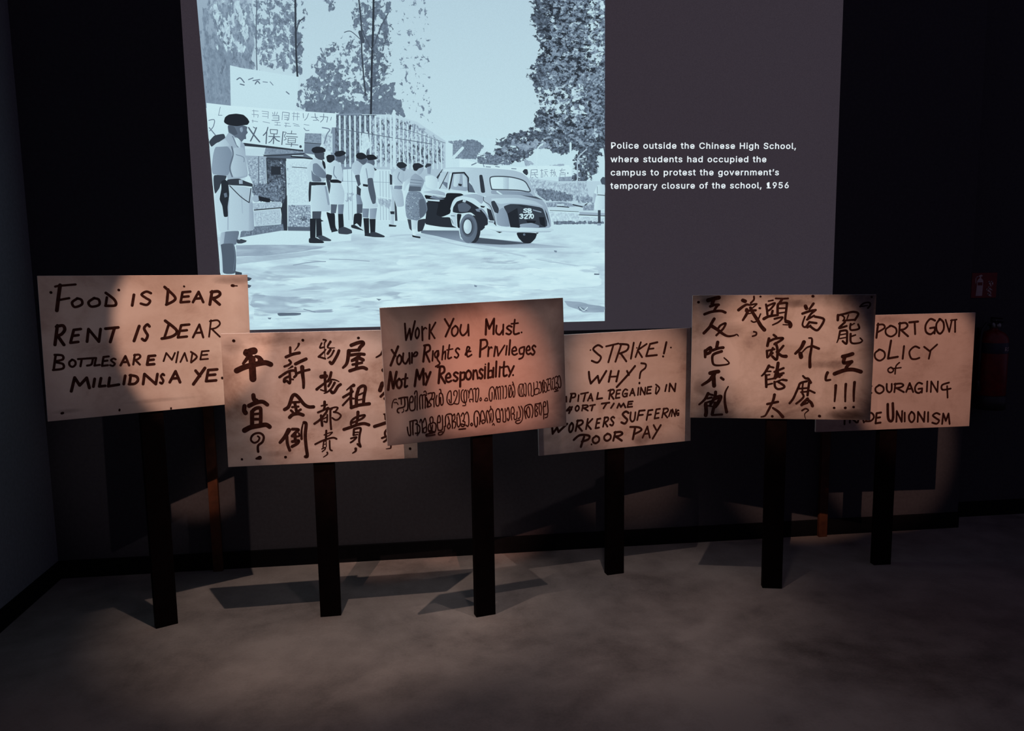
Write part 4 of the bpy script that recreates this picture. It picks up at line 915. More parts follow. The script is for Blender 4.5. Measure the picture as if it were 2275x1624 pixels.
for name, label, data in PICTURE:
    V, F, T, S = [], [], [], []
    seed += 1
    mats = [M['projected']]
    soft = name in ('pictured_policeman', 'pictured_woman', 'pictured_person', 'pictured_car')
    def add_poly(poly, col, slot=0):
        """one flat patch of the picture, clipped to the frame; col(x, z) gives its tone attribute"""
        area = sum(poly[i - 1][0] * poly[i][1] - poly[i][0] * poly[i - 1][1] for i in range(len(poly)))
        if area < 0: poly = poly[::-1]
        poly = frame_clip(poly)
        if len(poly) < 3: return
        k = len(V); y = Z0 - layer * LAYER
        for a, b in poly: V.append((a, y, b))
        if len(poly) == 3: tri = [(0, 1, 2)]
        else: tri = tessellate_polygon([[Vector((a, b, 0)) for a, b in poly]])
        for t in tri:
            (ax, az), (bx, bz), (cx, cz) = (poly[i] for i in t)
            if (bx - ax) * (cz - az) - (bz - az) * (cx - ax) < 0: t = t[::-1]
            F.append(tuple(k + i for i in t)); S.append(slot)
            T.append([col(*poly[i]) for i in t])
    for ln in data.split('\n'):
        tk = ln.split(); c = tk[0]; layer += 1
        if c == 'M':
            mats.append(mottled_mat(float(tk[1]), float(tk[2]), float(tk[3]), seed)); continue
        skip = {'p': 2, 'g': 3, 's': 3, 'l': 3, 'f': 6, 'n': 5}[c]
        v = list(map(int, tk[skip:])); poly = [(v[i] * UNIT, v[i + 1] * UNIT) for i in range(0, len(v), 2)]
        x0, x1 = min(p[0] for p in poly), max(p[0] for p in poly); y0, y1 = min(p[1] for p in poly), max(p[1] for p in poly)
        if c == 'p':
            if soft: poly = rounded(poly)
            if '>' in tk[1]:
                t1, t2 = map(float, tk[1].split('>'))
                add_poly(poly, lambda x, z: lerp_tone(t1 + (t2 - t1) * (x - x0) / (x1 - x0)))
            elif soft and float(tk[1]) > 100:      # cloth, skin and enamel turn a little darker to the right
                t0 = float(tk[1])
                add_poly(poly, lambda x, z: lerp_tone(min(218, t0 + 8 - 20 * max(0, min(1, (x - x0) / (x1 - x0))))))
            else:
                q = lerp_tone(float(tk[1])); add_poly(poly, lambda x, z: q)
        elif c == 'g':
            t1, t2 = float(tk[1]), float(tk[2])
            add_poly(poly, lambda x, z: lerp_tone(max(0, min(255, t1 + (t2 - t1) * (y1 - z) / (y1 - y0)))))
        elif c in 'sl':
            q = lerp_tone(float(tk[1])); w = int(tk[2]) * UNIT
            v2, f2 = [], []
            stroke(poly, w, w, c == 's', v2, f2, lambda a, b: (a, b), 5, 8)
            for f in f2: add_poly([v2[i] for i in f], lambda x, z: q)
        elif c == 'n':
            lo, hi, den, fall = float(tk[1]) / 255, float(tk[2]) / 255, float(tk[3]), int(tk[4]) * UNIT
            off = rng.random() * 3
            if fall == 0: add_poly(poly, lambda x, z: (lo, hi, den, off), 1); continue
            cell = max(min(x1 - x0, y1 - y0) / 14, 0.007)
            nx, ny = max(1, math.ceil((x1 - x0) / cell)), max(1, math.ceil((y1 - y0) / cell))
            dn = {}
            for i in range(nx + 1):
                for j in range(ny + 1):
                    x, y = x0 + (x1 - x0) * i / nx, y0 + (y1 - y0) * j / ny
                    dn[i, j] = den * min(1.0, seg_dist(x, y, poly) / fall) if inside(x, y, poly) else 0.0
            for i in range(nx):
                for j in range(ny):
                    ks = [(i, j), (i + 1, j), (i + 1, j + 1), (i, j + 1)]
                    if max(dn[q] for q in ks) <= 0.0: continue
                    qs = [(x0 + (x1 - x0) * a / nx, y0 + (y1 - y0) * b / ny) for a, b in ks]
                    def col(x, z):
                        u = max(0.0, min(1.0, (x - qs[0][0]) / (qs[1][0] - qs[0][0]))); w = max(0.0, min(1.0, (z - qs[0][1]) / (qs[2][1] - qs[0][1])))
                        return (lo, hi, (dn[ks[0]] * (1 - u) + dn[ks[1]] * u) * (1 - w) + (dn[ks[3]] * (1 - u) + dn[ks[2]] * u) * w, off)
                    add_poly(qs, col, 1)
        elif c == 'f':
            n, s0, s1 = int(tk[1]), int(tk[2]) * UNIT, int(tk[3]) * UNIT
            tones = [float(t) for t in tk[4].split(',')]; asp = float(tk[5])
            made = tries = 0
            while made < n and tries < n * 20:
                tries += 1
                x, y = rng.uniform(x0, x1), rng.uniform(y0, y1)
                if not inside(x, y, poly): continue
                made += 1
                if made % 40 == 0: layer += 1
                s = s0 + (s1 - s0) * rng.random() ** 1.8; a = rng.uniform(0, 6.3)
                m = rng.choice((5, 6, 7)); q = lerp_tone(rng.choice(tones) + rng.uniform(-6, 6))
                blob = []
                for k in range(m):
                    th = 2 * math.pi * k / m; r = s * rng.uniform(0.55, 1.1)
                    u, w = r * math.cos(th) * math.sqrt(asp), r * math.sin(th) / math.sqrt(asp)
                    blob.append((x + u * math.cos(a) - w * math.sin(a), y + u * math.sin(a) + w * math.cos(a)))
                add_poly(blob, lambda x, z: q)
    o = link('projected_photograph' if photo is None else name, V, F, mats, photo or screen)
    o.data.polygons.foreach_set('material_index', S)
    ca = o.data.color_attributes.new('tone', 'FLOAT_COLOR', 'CORNER')
    ca.data.foreach_set('color', [x for tr in T for c in tr for x in c])
    if photo is None: photo = o
    if label: o['label'] = label
for i, (s, x0, x1, zb, cap) in enumerate([('Police outside the Chinese High School,', 0.4181, 1.418, 0.928, 0.0427), ('where students had occupied the', 0.4177, 1.2548, 0.8599, 0.0429), ('campus to protest the government’s', 0.4178, 1.3261, 0.7932, 0.0431), ('temporary closure of the school, 1956', 0.4179, 1.3842, 0.726, 0.0433)]):
    V, F = [], []
    text_mesh(s, x0, x1, zb, cap, lambda a, b: (a, Z0 - 0.0006, b), V, F)
    cp = link('caption_line', V, F, M['caption'], screen)
    cp['label'] = 'white caption line "%s"' % s.strip(',')

# ------------------------------------------------------------------ protest placards
INK = {1: """l 89 89 -3422 2425 -3306 2452 -2723 2498
l 134 134 -3254 2480 -3330 2065 -3426 1494
l 90 90 -3376 1894 -2974 1967
s 98 98 -2682 1952 -2882 1799 -2805 1615 -2549 1708 -2553 1891 -2704 1952
s 100 100 -2087 1955 -2306 1793 -2220 1615 -1937 1679 -1940 1889 -2118 1947
s 109 109 -1668 2148 -1369 1863 -1351 1642 -1708 1634
l 101 101 -1640 1966 -1704 1634
l 112 112 -637 2052 -727 1616
s 105 105 10 2103 -161 2172 -348 2056 -194 1911 -38 1787 -170 1627 -398 1687
s 116 116 553 2352 922 1955 897 1779 581 1615
l 116 116 687 2245 598 1623
l 109 109 1564 2142 1248 2120 1152 1697 1503 1720
l 109 109 1202 1922 1483 1943
l 111 111 1649 1693 1901 2127 2071 1683
l 111 111 1756 1840 2011 1852
l 130 130 2337 1577 2457 2135
s 130 130 2412 2102 2702 2131 2787 2005 2624 1873 2415 1838
l 130 130 2456 1843 2745 1566
s 103 103 -3585 2204 -3579 2196
s 102 102 -1193 2258 -1185 2250
s 84 84 1320 2367 1328 2358
s 123 123 3310 2376 3373 2366
l 53 53 3373 2366 3531 2355
l 119 119 -3573 162 -3443 911
s 120 120 -3480 867 -3259 903 -3203 734 -3335 558 -3496 513
l 120 120 -3464 519 -3265 145
l 106 106 -2644 739 -2889 717 -3036 211 -2764 235
l 106 106 -2959 480 -2740 503
l 108 108 -2451 226 -2372 727 -2029 203 -1940 708
l 118 118 -1761 713 -1296 744
l 118 118 -1433 724 -1619 168
l 121 121 -507 766 -735 164
s 114 114 -118 735 -197 818 -324 678 -269 503 -208 354 -313 159 -427 232
s 125 125 506 944 942 513 755 281 336 205
l 108 108 634 784 427 205
l 110 110 1454 750 1128 731 970 221 1332 242
l 110 110 1053 492 1343 512
l 94 94 1577 195 1866 733 2000 174
l 94 94 1696 377 1953 387
l 78 78 2242 189 2354 895
s 78 78 2305 854 2624 885 2723 724 2548 560 2318 520
l 79 79 2364 525 2693 167
l 90 90 -3678 -822 -3572 -231
s 90 90 -3606 -229 -3352 -269 -3340 -426 -3613 -503 -3350 -605 -3359 -785 -3695 -820
s 84 84 -3007 -460 -3115 -544 -3116 -675 -3024 -744 -2919 -666 -2916 -534 -3007 -460 -3042 -472
l 84 84 -2808 -449 -2547 -448
l 84 84 -2678 -448 -2742 -739
l 85 85 -2520 -446 -2208 -445
s 85 85 -2284 -461 -2347 -691 -2507 -730
l 86 86 -2170 -447 -2244 -749 -2054 -732
l 86 86 -1710 -413 -1899 -424 -1972 -781 -1762 -769
l 86 86 -1934 -591 -1766 -579
s 79 79 -1462 -551 -1538 -510 -1633 -570 -1568 -653 -1502 -724 -1573 -809 -1677 -772
l 96 96 -1293 -808 -1095 -440 -973 -830
l 96 96 -1210 -684 -1016 -682
l 89 89 -819 -806 -735 -402
s 89 89 -763 -424 -585 -411 -536 -505 -638 -597 -767 -617
l 89 89 -741 -614 -570 -824
l 115 115 33 -490 -213 -497 -291 -852 -19 -844
l 115 115 -250 -663 -32 -655
l 75 75 353 -746 478 -407 684 -715 820 -428
l 76 76 948 -391 846 -833
l 76 76 1020 -827 1208 -452 1293 -801
s 86 86 1466 -422 1697 -646 1453 -875
l 77 77 1524 -471 1446 -843
l 78 78 2201 -421 1915 -427 1834 -773 2151 -768
l 78 78 1876 -589 2130 -582
l 115 115 -3123 -1714 -2973 -1177 -2814 -1503 -2551 -1219 -2477 -1635
l 109 109 -2268 -1285 -2332 -1596
l 110 110 -2039 -1277 -2119 -1606 -1904 -1598
l 111 111 -1724 -1285 -1790 -1626 -1399 -1590
l 112 112 -1144 -1245 -1218 -1587
l 113 113 -935 -1235 -1006 -1605
s 113 113 -968 -1240 -733 -1307 -674 -1463 -809 -1603 -1022 -1604
l 115 115 -488 -1649 -414 -1231 2 -1691 87 -1270
s 100 100 343 -1338 293 -1286 220 -1368 259 -1476 300 -1568 242 -1684 171 -1638
l 118 118 553 -1656 803 -1208 964 -1690
l 118 118 658 -1506 906 -1507
l 121 121 1616 -1242 1787 -1493
l 138 138 2004 -1160 1502 -1817
l 123 123 2517 -1253 2140 -1256 2030 -1733 2449 -1731
l 123 123 2087 -1479 2422 -1474
s 106 106 2710 -1640 2718 -1659
l 116 116 2925 -1689 3139 -1215 3264 -1717
l 116 116 3014 -1530 3220 -1526
l 117 117 3427 -1683 3524 -1196
s 118 118 3492 -1223 3688 -1207 3742 -1320 3629 -1431 3487 -1455
l 118 118 3515 -1452 3701 -1705
s 99 99 -3505 -2559 -3468 -2550
s 80 80 -1433 -2625 -1439 -2660
s 76 76 548 -2762 546 -2793""",
2: """s 269 304 -3017 2011 -2810 2079 -2700 2092
s 215 215 -3014 2077 -2981 1945
s 233 107 -2812 2038 -2964 1814 -3165 1566
s 108 252 -2649 1862 -2510 1800 -2453 1684
s 243 216 -3437 1279 -3094 1424 -2618 1533 -2269 1580 -2052 1499
s 288 288 -2795 1759 -2801 1316 -2801 913
s 176 198 -2820 216 -2800 44 -2707 -30
s 187 165 -3014 -230 -2731 -110 -2460 -80 -2274 -212
s 176 198 -3200 -233 -3225 -414 -3173 -527
s 155 155 -2861 -428 -2742 -352 -2588 -338 -2552 -461 -2583 -1028
s 177 177 -2907 -487 -2934 -1033
s 110 110 -2870 -600 -2581 -581
s 122 122 -2881 -812 -2602 -824
s 222 188 -3250 -1274 -2994 -1153 -2664 -1106 -2373 -1074 -2223 -1170
s 76 107 -2725 -1552 -2659 -1636 -2736 -1776 -2893 -1830 -3012 -1702 -2955 -1521 -2796 -1426 -2603 -1435 -2485 -1583 -2544 -1805 -2721 -1944 -2751 -2082 -2742 -2222
s 89 179 -2830 -2520 -2693 -2492
s 93 93 -3425 -2521 -3421 -2525
s 109 109 -1223 2193 -1233 1967
s 109 31 -863 2338 -908 2227 -1052 2061
s 132 132 -1411 1796 -1127 1908 -859 1957
s 101 101 -1288 1658 -1224 1556 -1311 1460 -1491 1394
s 94 23 -1171 1385 -1360 1277
s 141 141 -1036 1487 -799 1600 -596 1687
s 112 112 -1716 947 -1392 1157 -1171 1214 -1090 1197
s 109 109 -1050 1324 -1033 1096 -1032 1010 -1115 928
s 109 109 -1296 1175 -1285 819 -1319 671 -1437 782 -1534 735 -1515 870 -1333 963
s 78 78 -1270 847 -1161 829
s 110 110 -971 1094 -748 1172 -478 1228
s 188 110 -768 1344 -766 1087 -740 729 -751 458
s 117 117 -695 2492 -690 2486
s 152 152 -1571 -449 -1395 -317 -1246 72 -1128 176 -982 62 -767 -243 -582 -369 -374 -381
s 108 108 -1284 -154 -953 -147
s 97 97 -1255 -358 -999 -343
s 130 130 -1143 -169 -1084 -547
s 108 108 -1309 -499 -1183 -642
s 108 108 -910 -475 -1086 -587
s 152 152 -1379 -793 -1241 -680 -1012 -649 -822 -717
s 206 130 -1441 -1347 -1605 -1618 -1825 -1867
s 131 131 -1529 -1622 -1524 -1921 -1442 -2225
s 131 131 -1288 -1313 -1042 -1344 -1201 -1497 -1311 -1611
s 87 87 -1283 -1633 -1026 -1624 -1030 -1504
s 131 131 -1185 -1557 -1198 -1856
s 131 131 -1312 -1851 -1063 -1823 -1106 -1941 -1340 -2070
s 61 109 -841 -1094 -911 -1390 -927 -1749
s 142 142 -792 -1046 -709 -1119 -767 -1596 -750 -2098 -720 -2501 -798 -2538
s 120 120 -1630 -2517 -1623 -2517
s 82 33 155 2492 266 2456 197 2342 187 2094 188 1712
s 73 73 77 2345 -3 2149 175 2177
s 55 101 243 2076 133 1946 -67 1769
s 82 82 -67 1769 203 1678
s 110 37 441 2393 319 2156 608 2129
s 110 110 428 2054 308 1891
s 92 55 571 2017 450 1804 301 1692
s 129 129 781 2003 710 1830 537 1535 453 1454 391 1523
s 120 120 164 1088 156 678 157 293
s 175 175 3 909 206 928
s 129 46 -204 373 -20 517 329 748 556 757 732 676
s 120 120 422 1080 366 872 278 708
s 102 102 407 687 286 489
s 111 55 551 631 413 401 228 240 96 191
s 130 130 792 548 675 459 537 245 437 198 391 267
s 65 65 -43 350 180 258
s 120 120 101 -178 91 -355
s 74 74 -39 -350 198 -308
s 93 93 -196 -630 35 -538 234 -445
s 102 102 -362 -1117 -111 -938 145 -644 215 -495 378 -501
s 93 93 107 -355 52 -505
s 111 111 -72 -771 -41 -1212
s 78 78 189 -747 161 -1051 48 -1030
s 65 65 -30 -942 169 -848
s 93 93 328 -533 312 -956 328 -1381
s 78 78 379 -467 544 -432 640 -469 537 -609 462 -640 632 -681 758 -805 655 -953 523 -985 396 -892
s 93 93 121 -1440 93 -1763
s 56 56 25 -1623 174 -1562 372 -1520 236 -1650 103 -1695
s 84 84 -366 -2014 -67 -1875 214 -1789 411 -1760 537 -1817
s 65 65 -3 -1912 -45 -2149
s 41 41 -3 -1912 112 -1883
s 47 47 94 -1933 94 -2138
s 37 37 -25 -2047 91 -2019
s 75 75 243 -1889 245 -2248 325 -2321
s 56 56 -97 -2232 52 -2171 32 -2255 -86 -2352
s 84 37 125 -2397 122 -2482 -47 -2597
s 112 112 1609 2526 1624 2526
s 157 157 1305 2221 1566 2315 1765 2347 1812 2268 1678 2130 1615 2010
s 134 134 1595 2011 1218 1991
s 179 101 1198 1981 1101 1477 926 1269
s 135 135 1231 1798 1609 1838 1836 1817
s 90 90 1666 1786 1303 1583
s 157 157 1564 1697 1779 1579
s 90 90 1301 1542 1662 1643
s 113 113 1335 1389 1725 1458
s 135 135 1519 1546 1489 1242
s 147 147 1207 1124 1528 1220 1767 1249 1909 1184
s 113 68 2650 2022 2543 1801 2340 1673
s 182 182 2626 1108 2638 1107
s 182 182 2564 530 2455 236
s 114 114 2674 155 2476 -40
s 137 137 2655 -133 2669 -138
s 158 45 1344 490 1222 433 1039 296
s 113 113 889 -10 1294 226
s 125 125 1238 330 1203 -100 1211 -450
s 91 91 1186 -17 856 -358
s 91 91 1205 -58 1323 -83
s 147 147 1536 299 1446 -6 1431 -417
s 136 136 1537 340 1701 453 1838 381 1765 -18 1735 -305
s 79 79 1508 54 1771 163
s 68 68 1520 -153 1741 -120
s 148 148 1210 -474 1533 -380 1979 -335
s 145 97 1486 -685 1460 -961 1395 -1207
s 97 97 1168 -1212 1202 -1053 1405 -900 1719 -825 1763 -871 1600 -996 1227 -1141
s 137 137 865 -1418 1164 -1329 1479 -1225 1735 -1195 1931 -1262
s 97 97 1288 -1437 1265 -1685
s 97 97 1302 -1423 1572 -1391 1519 -1697 1495 -1990 1544 -2206 1421 -2090
s 65 65 1297 -1569 1467 -1562
s 65 65 1293 -1687 1435 -1664
s 81 81 1147 -1827 1389 -1779 1242 -1934 1126 -2005
s 130 49 1336 -2292 1325 -2395 1194 -2480
s 65 65 2586 -817 2743 -820
s 114 114 2657 -834 2665 -1040
s 146 146 2170 -1343 2444 -1266 2717 -1190 3091 -1147
s 98 98 2811 -1400 2619 -1598 2614 -1761
s 90 90 2468 -1872 2699 -1809 2666 -1955 2549 -2039
s 82 33 2844 -2230 2827 -2334 2639 -2357
s 122 122 -3498 2539 -3483 2534
s 113 113 3673 -2395 3677 -2399""",
3: """l 81 81 -3018 2147 -3007 1480 -2829 1929 -2805 1490 -2596 2225
s 74 74 -2503 1948 -2587 1816 -2603 1619 -2547 1521 -2465 1644 -2448 1842 -2503 1948
l 82 82 -2309 1976 -2322 1425
s 82 52 -2309 1824 -2190 1929 -2118 1884
l 82 82 -1988 2044 -2034 1462
l 75 75 -1738 2116 -1969 1762 -1803 1470
l 90 90 -1336 2229 -1138 1862
l 90 90 -962 2222 -1338 1511
s 83 83 -896 1927 -1039 1799 -1060 1603 -960 1502 -820 1622 -796 1818 -896 1927
s 84 84 -648 1952 -703 1680 -593 1502 -396 1660 -338 1921
l 84 84 -337 1941 -340 1485
l 101 101 411 1476 463 2113 576 1712 808 2117 756 1478
s 86 86 909 1822 880 1536 1033 1435 1193 1639
l 86 86 1214 1845 1180 1425
s 86 86 1587 1728 1466 1779 1364 1698 1459 1605 1559 1510 1464 1414 1331 1460
s 87 87 1738 2020 1673 1442 1911 1435
l 71 71 1574 1855 1883 1870
s 79 79 2023 1461 2027 1456
l 88 88 -3618 1118 -3473 861
l 102 102 -3349 1234 -3694 488
s 81 81 -3310 889 -3408 771 -3421 593 -3351 501 -3256 611 -3241 790 -3310 889
s 81 81 -3148 941 -3181 647 -3075 511 -2936 709
l 81 81 -2899 938 -2906 506
l 81 81 -2786 930 -2816 531
s 74 74 -2786 777 -2647 947 -2560 913 -2614 805 -2717 788
l 97 97 -2228 1178 -2335 542
s 90 90 -2268 1197 -2055 1198 -2032 1003 -2223 888
l 90 90 -2211 875 -2074 513
l 75 75 -1904 945 -1948 544
s 75 75 -1726 940 -1835 827 -1802 670 -1683 734 -1674 904
s 75 75 -1673 936 -1742 617 -1641 406 -1821 290
l 75 75 -1457 1115 -1534 560
s 68 68 -1516 742 -1376 894 -1400 570
s 76 76 -1189 1144 -1281 614 -1130 619
l 61 61 -1311 942 -1055 972
s 76 76 -768 935 -848 990 -933 898 -878 796 -818 694 -900 585 -991 633
s 77 77 -512 679 -322 940 -413 1007 -464 806 -422 598 -249 667
s 77 77 -524 688 -456 798 -285 814
l 100 100 186 1244 114 557
s 93 93 170 1254 418 1237 442 996 165 842
l 86 86 518 933 476 551
s 70 70 513 817 621 925 663 889
l 86 86 821 936 744 530
l 78 78 890 914 927 537 1232 952
l 79 79 1336 924 1278 553
l 87 87 1495 1163 1418 542
s 79 79 1572 677 1759 708 1702 856 1575 762 1568 591 1665 515 1790 557
s 80 80 2089 828 1909 757 1923 546 2093 576 2134 825
s 80 80 2134 825 2052 410 1870 323
s 80 80 2224 661 2380 697 2334 853 2227 752 2221 571 2301 493 2406 539
s 88 88 2643 804 2568 857 2489 767 2541 667 2596 566 2520 459 2436 506
l 110 110 -3853 -498 -3725 212 -3643 -456 -3470 199
s 96 96 -3378 -90 -3482 -204 -3485 -381 -3399 -474 -3298 -367 -3292 -190 -3378 -90
s 89 89 -3091 79 -3166 -418 -3061 -415
l 74 74 -3247 -117 -3027 -88
l 105 105 -2746 -443 -2621 217 -2536 -178 -2350 236 -2368 -412
l 90 90 -2262 42 -2193 -207
l 105 105 -2055 74 -2278 -428
l 106 106 -1640 260 -1731 -410
s 98 98 -1739 267 -1490 256 -1467 46 -1672 -64
l 99 99 -1652 -66 -1457 -434
s 91 91 -1398 -232 -1214 -200 -1267 -40 -1393 -141 -1402 -324 -1309 -406 -1185 -361
s 92 92 -877 -76 -976 -24 -1060 -105 -984 -201 -903 -296 -983 -393 -1092 -347
l 100 100 -765 -41 -810 -640
s 92 92 -767 -82 -589 -72 -626 -333 -780 -369
s 93 93 -415 13 -527 -102 -528 -281 -432 -375 -322 -267 -319 -89 -415 13
l 93 93 -193 -6 -227 -376
s 85 85 -198 -100 -74 -15 -20 -368
s 93 93 218 -30 138 25 69 -67 130 -169 195 -272 129 -381 41 -333
l 94 94 327 102 290 -378
s 62 62 341 217 345 208
l 94 94 489 238 437 -382
s 86 86 457 -113 623 -85 621 -335 446 -366
l 94 94 697 34 664 -368
l 94 94 839 294 786 -353
l 87 87 986 53 943 -367
s 95 95 1187 246 1138 -324 1288 -328
l 79 79 1029 20 1338 46
l 87 87 1363 18 1442 -223
l 95 95 1620 31 1382 -395
s 87 87 1566 -352 1570 -356
s 43 43 -3743 -1260 -3711 -1070 -3629 -928 -3533 -926
s 45 45 -3636 -1056 -3530 -1066 -3481 -1146
s 68 68 -3436 -903 -3242 -879 -3070 -884
s 57 57 -3340 -912 -3342 -1148
s 62 62 -3200 -904 -3219 -1246 -3458 -1309 -3520 -1367 -3520 -1454 -3468 -1491
s 63 63 -3091 -882 -3071 -1110 -3097 -1388 -3176 -1445
s 36 36 -3268 -1360 -3262 -1447 -3340 -1498
s 57 57 -2974 -1108 -2865 -1087 -2845 -916 -2907 -856 -2977 -957 -2998 -1117 -3009 -1353 -2949 -1451 -2841 -1446 -2782 -1354 -2770 -1031 -2745 -871
s 52 52 -2773 -772 -2746 -688 -2696 -660 -2664 -771 -2700 -1449
s 55 55 -2573 -1418 -2576 -1049 -2539 -869 -2462 -854 -2449 -1061 -2464 -1407
s 55 55 -2452 -877 -2342 -844 -2326 -964 -2354 -1407
s 46 46 -2379 -732 -2323 -694 -2282 -752 -2279 -893
s 86 86 -2284 -990 -2234 -1190 -2259 -1362
s 58 58 -2209 -818 -2044 -806 -2053 -990 -2171 -1153 -2092 -1313 -2227 -1376
s 58 58 -2044 -806 -1934 -805 -1928 -947 -1968 -1052 -2068 -1065
s 53 53 -1970 -1074 -1974 -1390
s 56 56 -1830 -924 -1882 -1093 -1882 -1311 -1808 -1373 -1748 -1280 -1730 -911 -1671 -846 -1596 -902 -1572 -1090 -1581 -1275 -1641 -1356 -1682 -1287 -1680 -1025
s 51 51 -1708 -685 -1659 -700 -1649 -848
s 50 50 -1285 -1285 -1317 -1147
s 52 52 -1234 -1299 -1212 -1006 -1220 -828 -1261 -782 -1342 -867 -1397 -1030 -1399 -1241 -1289 -1365 -1142 -1341 -1030 -1174 -961 -987 -955 -860 -1012 -796 -1083 -832 -1105 -931 -1082 -992
s 52 52 -1090 -1342 -899 -1331 -861 -785
s 51 51 -684 -792 -746 -837 -784 -1003 -765 -1233 -665 -1341 -568 -1303 -538 -1026 -555 -829 -616 -841 -661 -972 -660 -1226 -630 -1331
s 45 45 -485 -827 -439 -958 -457 -1161
s 45 45 -613 -1341 -610 -1461 -732 -1466
s 53 53 -421 -960 -389 -827 -335 -773 -286 -854 -261 -1094 -272 -1340
s 47 47 -285 -1245 -407 -1225 -427 -1274 -403 -1336
s 51 51 -222 -808 -159 -772 -134 -893 -158 -1342
s 51 51 -128 -851 -45 -773 -1 -862 -25 -1116 -84 -1349 -149 -1343
s 44 44 77 -1194 30 -1258 54 -1337 109 -1282 77 -1194
s 44 44 314 -1233 249 -1304 256 -1347 380 -1351 358 -1254 314 -1233
s 52 52 591 -1022 581 -1279 527 -1391 466 -1307 452 -1071 501 -858 609 -778 679 -858 708 -1056 668 -1318
s 49 49 778 -1329 746 -1020 777 -851 820 -793 848 -912 875 -1338
s 49 49 883 -837 958 -797 972 -963 961 -1346
s 52 52 1040 -789 1095 -856 1076 -1325
s 49 49 1186 -817 1228 -790 1249 -988 1231 -1261 1166 -1326
s 49 49 1340 -870 1337 -1153 1357 -1297 1405 -1002 1442 -887
s 46 46 1359 -809 1426 -784 1478 -930 1489 -1167 1431 -1299 1366 -1274
s 46 46 1517 -776 1582 -782 1623 -1022 1616 -1218 1562 -1320 1533 -1210 1547 -1054
s 51 51 1538 -652 1567 -741 1596 -862
s 48 48 2031 -792 1860 -787 1783 -970 1786 -1162 1842 -1291 1992 -1314
s 41 41 1857 -882 1853 -1263
s 41 41 1990 -798 1953 -986 1925 -1079 1962 -1293
s 46 46 2030 -821 2035 -1089 2012 -1316
s 48 48 2093 -750 2146 -812 2141 -1098 2135 -1270 2102 -1325 2070 -1235
s 48 48 2265 -1311 2243 -1060 2250 -869 2304 -778 2363 -802 2388 -1025 2368 -1311 2488 -1312 2508 -1036 2507 -767
s 44 44 2640 -740 2682 -763 2661 -1001 2558 -1059 2530 -1278 2652 -1284 2725 -1228 2741 -1057 2579 -1042
s 48 48 2771 -790 2803 -745 2841 -873 2850 -1163 2765 -1251
s 44 44 2893 -781 2911 -1168 2940 -1234 3010 -984 2988 -713 2936 -737 2959 -980 3023 -1217 3117 -1168 3095 -895 3047 -795
s 44 44 3111 -694 3184 -662 3177 -903 3148 -1151 3230 -1158
s 44 44 3184 -672 3308 -644 3281 -863 3218 -906
s 44 44 3279 -912 3324 -1148
s 42 42 3379 -698 3443 -617 3486 -736 3482 -1026 3417 -1137 3368 -1064 3377 -775
s 47 47 3516 -613 3590 -571 3649 -654 3613 -825 3570 -869 3642 -905 3658 -1042 3582 -1161 3500 -1115 3544 -1041 3624 -1136
s 49 49 3661 -606 3725 -563 3781 -762 3784 -1004 3729 -1097 3679 -1044
s 53 53 3476 -1239 3643 -1215
s 56 56 -3036 -1910 -2759 -1876 -2728 -2004 -2792 -2035
s 58 58 -3025 -1936 -3027 -2211 -3028 -2462 -3103 -2467 -3143 -2274 -3148 -2136
s 69 69 -2899 -1924 -2925 -2172 -2928 -2461
s 58 58 -2767 -2038 -2635 -2153 -2661 -2414 -2825 -2422
s 53 53 -2735 -2142 -2737 -2419
s 48 48 -2674 -2426 -2755 -2520
s 53 53 -2613 -1979 -2570 -1870 -2524 -1963 -2523 -2429
s 53 53 -2475 -1993 -2391 -1838 -2348 -1981 -2346 -2183 -2477 -2270 -2472 -2422 -2371 -2421 -2336 -2235
s 56 56 -2162 -2064 -2178 -1873 -2098 -1805 -2049 -1886 -2073 -2060 -2228 -2120 -2267 -2369 -2156 -2457 -2166 -2152
s 56 56 -2072 -2035 -1948 -2112 -1946 -2340 -2018 -2484 -2117 -2423 -2078 -2161
s 59 59 -2254 -2370 -1991 -2462
s 59 59 -1997 -2576 -2227 -2591 -2366 -2586 -2351 -2524 -2095 -2501
s 56 56 -1847 -2401 -1873 -2157 -1832 -1845 -1766 -1789 -1734 -1918 -1754 -2068 -1856 -2070
s 59 59 -1638 -1801 -1666 -2370 -1834 -2403
s 54 54 -1571 -2266 -1593 -2467 -1716 -2600 -1837 -2593 -1827 -2505 -1672 -2490
s 60 60 -1519 -2271 -1516 -1941 -1444 -1783 -1238 -1791 -1227 -2098 -1227 -2379
s 57 57 -1397 -1864 -1356 -2085 -1442 -2279 -1396 -2386 -1314 -2293 -1358 -2135
s 54 54 -1176 -1848 -1109 -1792 -1105 -1983 -1188 -2102 -1086 -2138 -1094 -2316 -1150 -2387
s 54 54 -1008 -1865 -939 -1770 -885 -2006 -882 -2236 -953 -2357 -1013 -2248 -1011 -1929
s 55 55 -828 -1909 -744 -1777 -684 -1898 -718 -2074 -760 -2121 -671 -2182 -717 -2343 -822 -2345 -837 -2241 -663 -2311
s 63 63 -945 -2463 -657 -2465
s 55 55 -629 -1840 -560 -1757 -501 -1917 -500 -2238 -548 -2374 -624 -2315
s 55 55 -376 -2251 -427 -2306 -381 -2366 -335 -2315 -376 -2251
s 59 59 -111 -2029 -114 -2296 -182 -2439 -247 -2325 -262 -2065 -226 -1829 -134 -1753 -49 -1830 3 -2050 -27 -2339
s 55 55 31 -2225 38 -1967 66 -1824 121 -1770 171 -1852 224 -2072 234 -2246 124 -2325 83 -2256 122 -2174 192 -2190
s 54 54 334 -2308 296 -2037 303 -1865 351 -1784 400 -1892 443 -2138 436 -2319
s 56 56 420 -1842 505 -1730 583 -1790 604 -2025 589 -2196 535 -2303
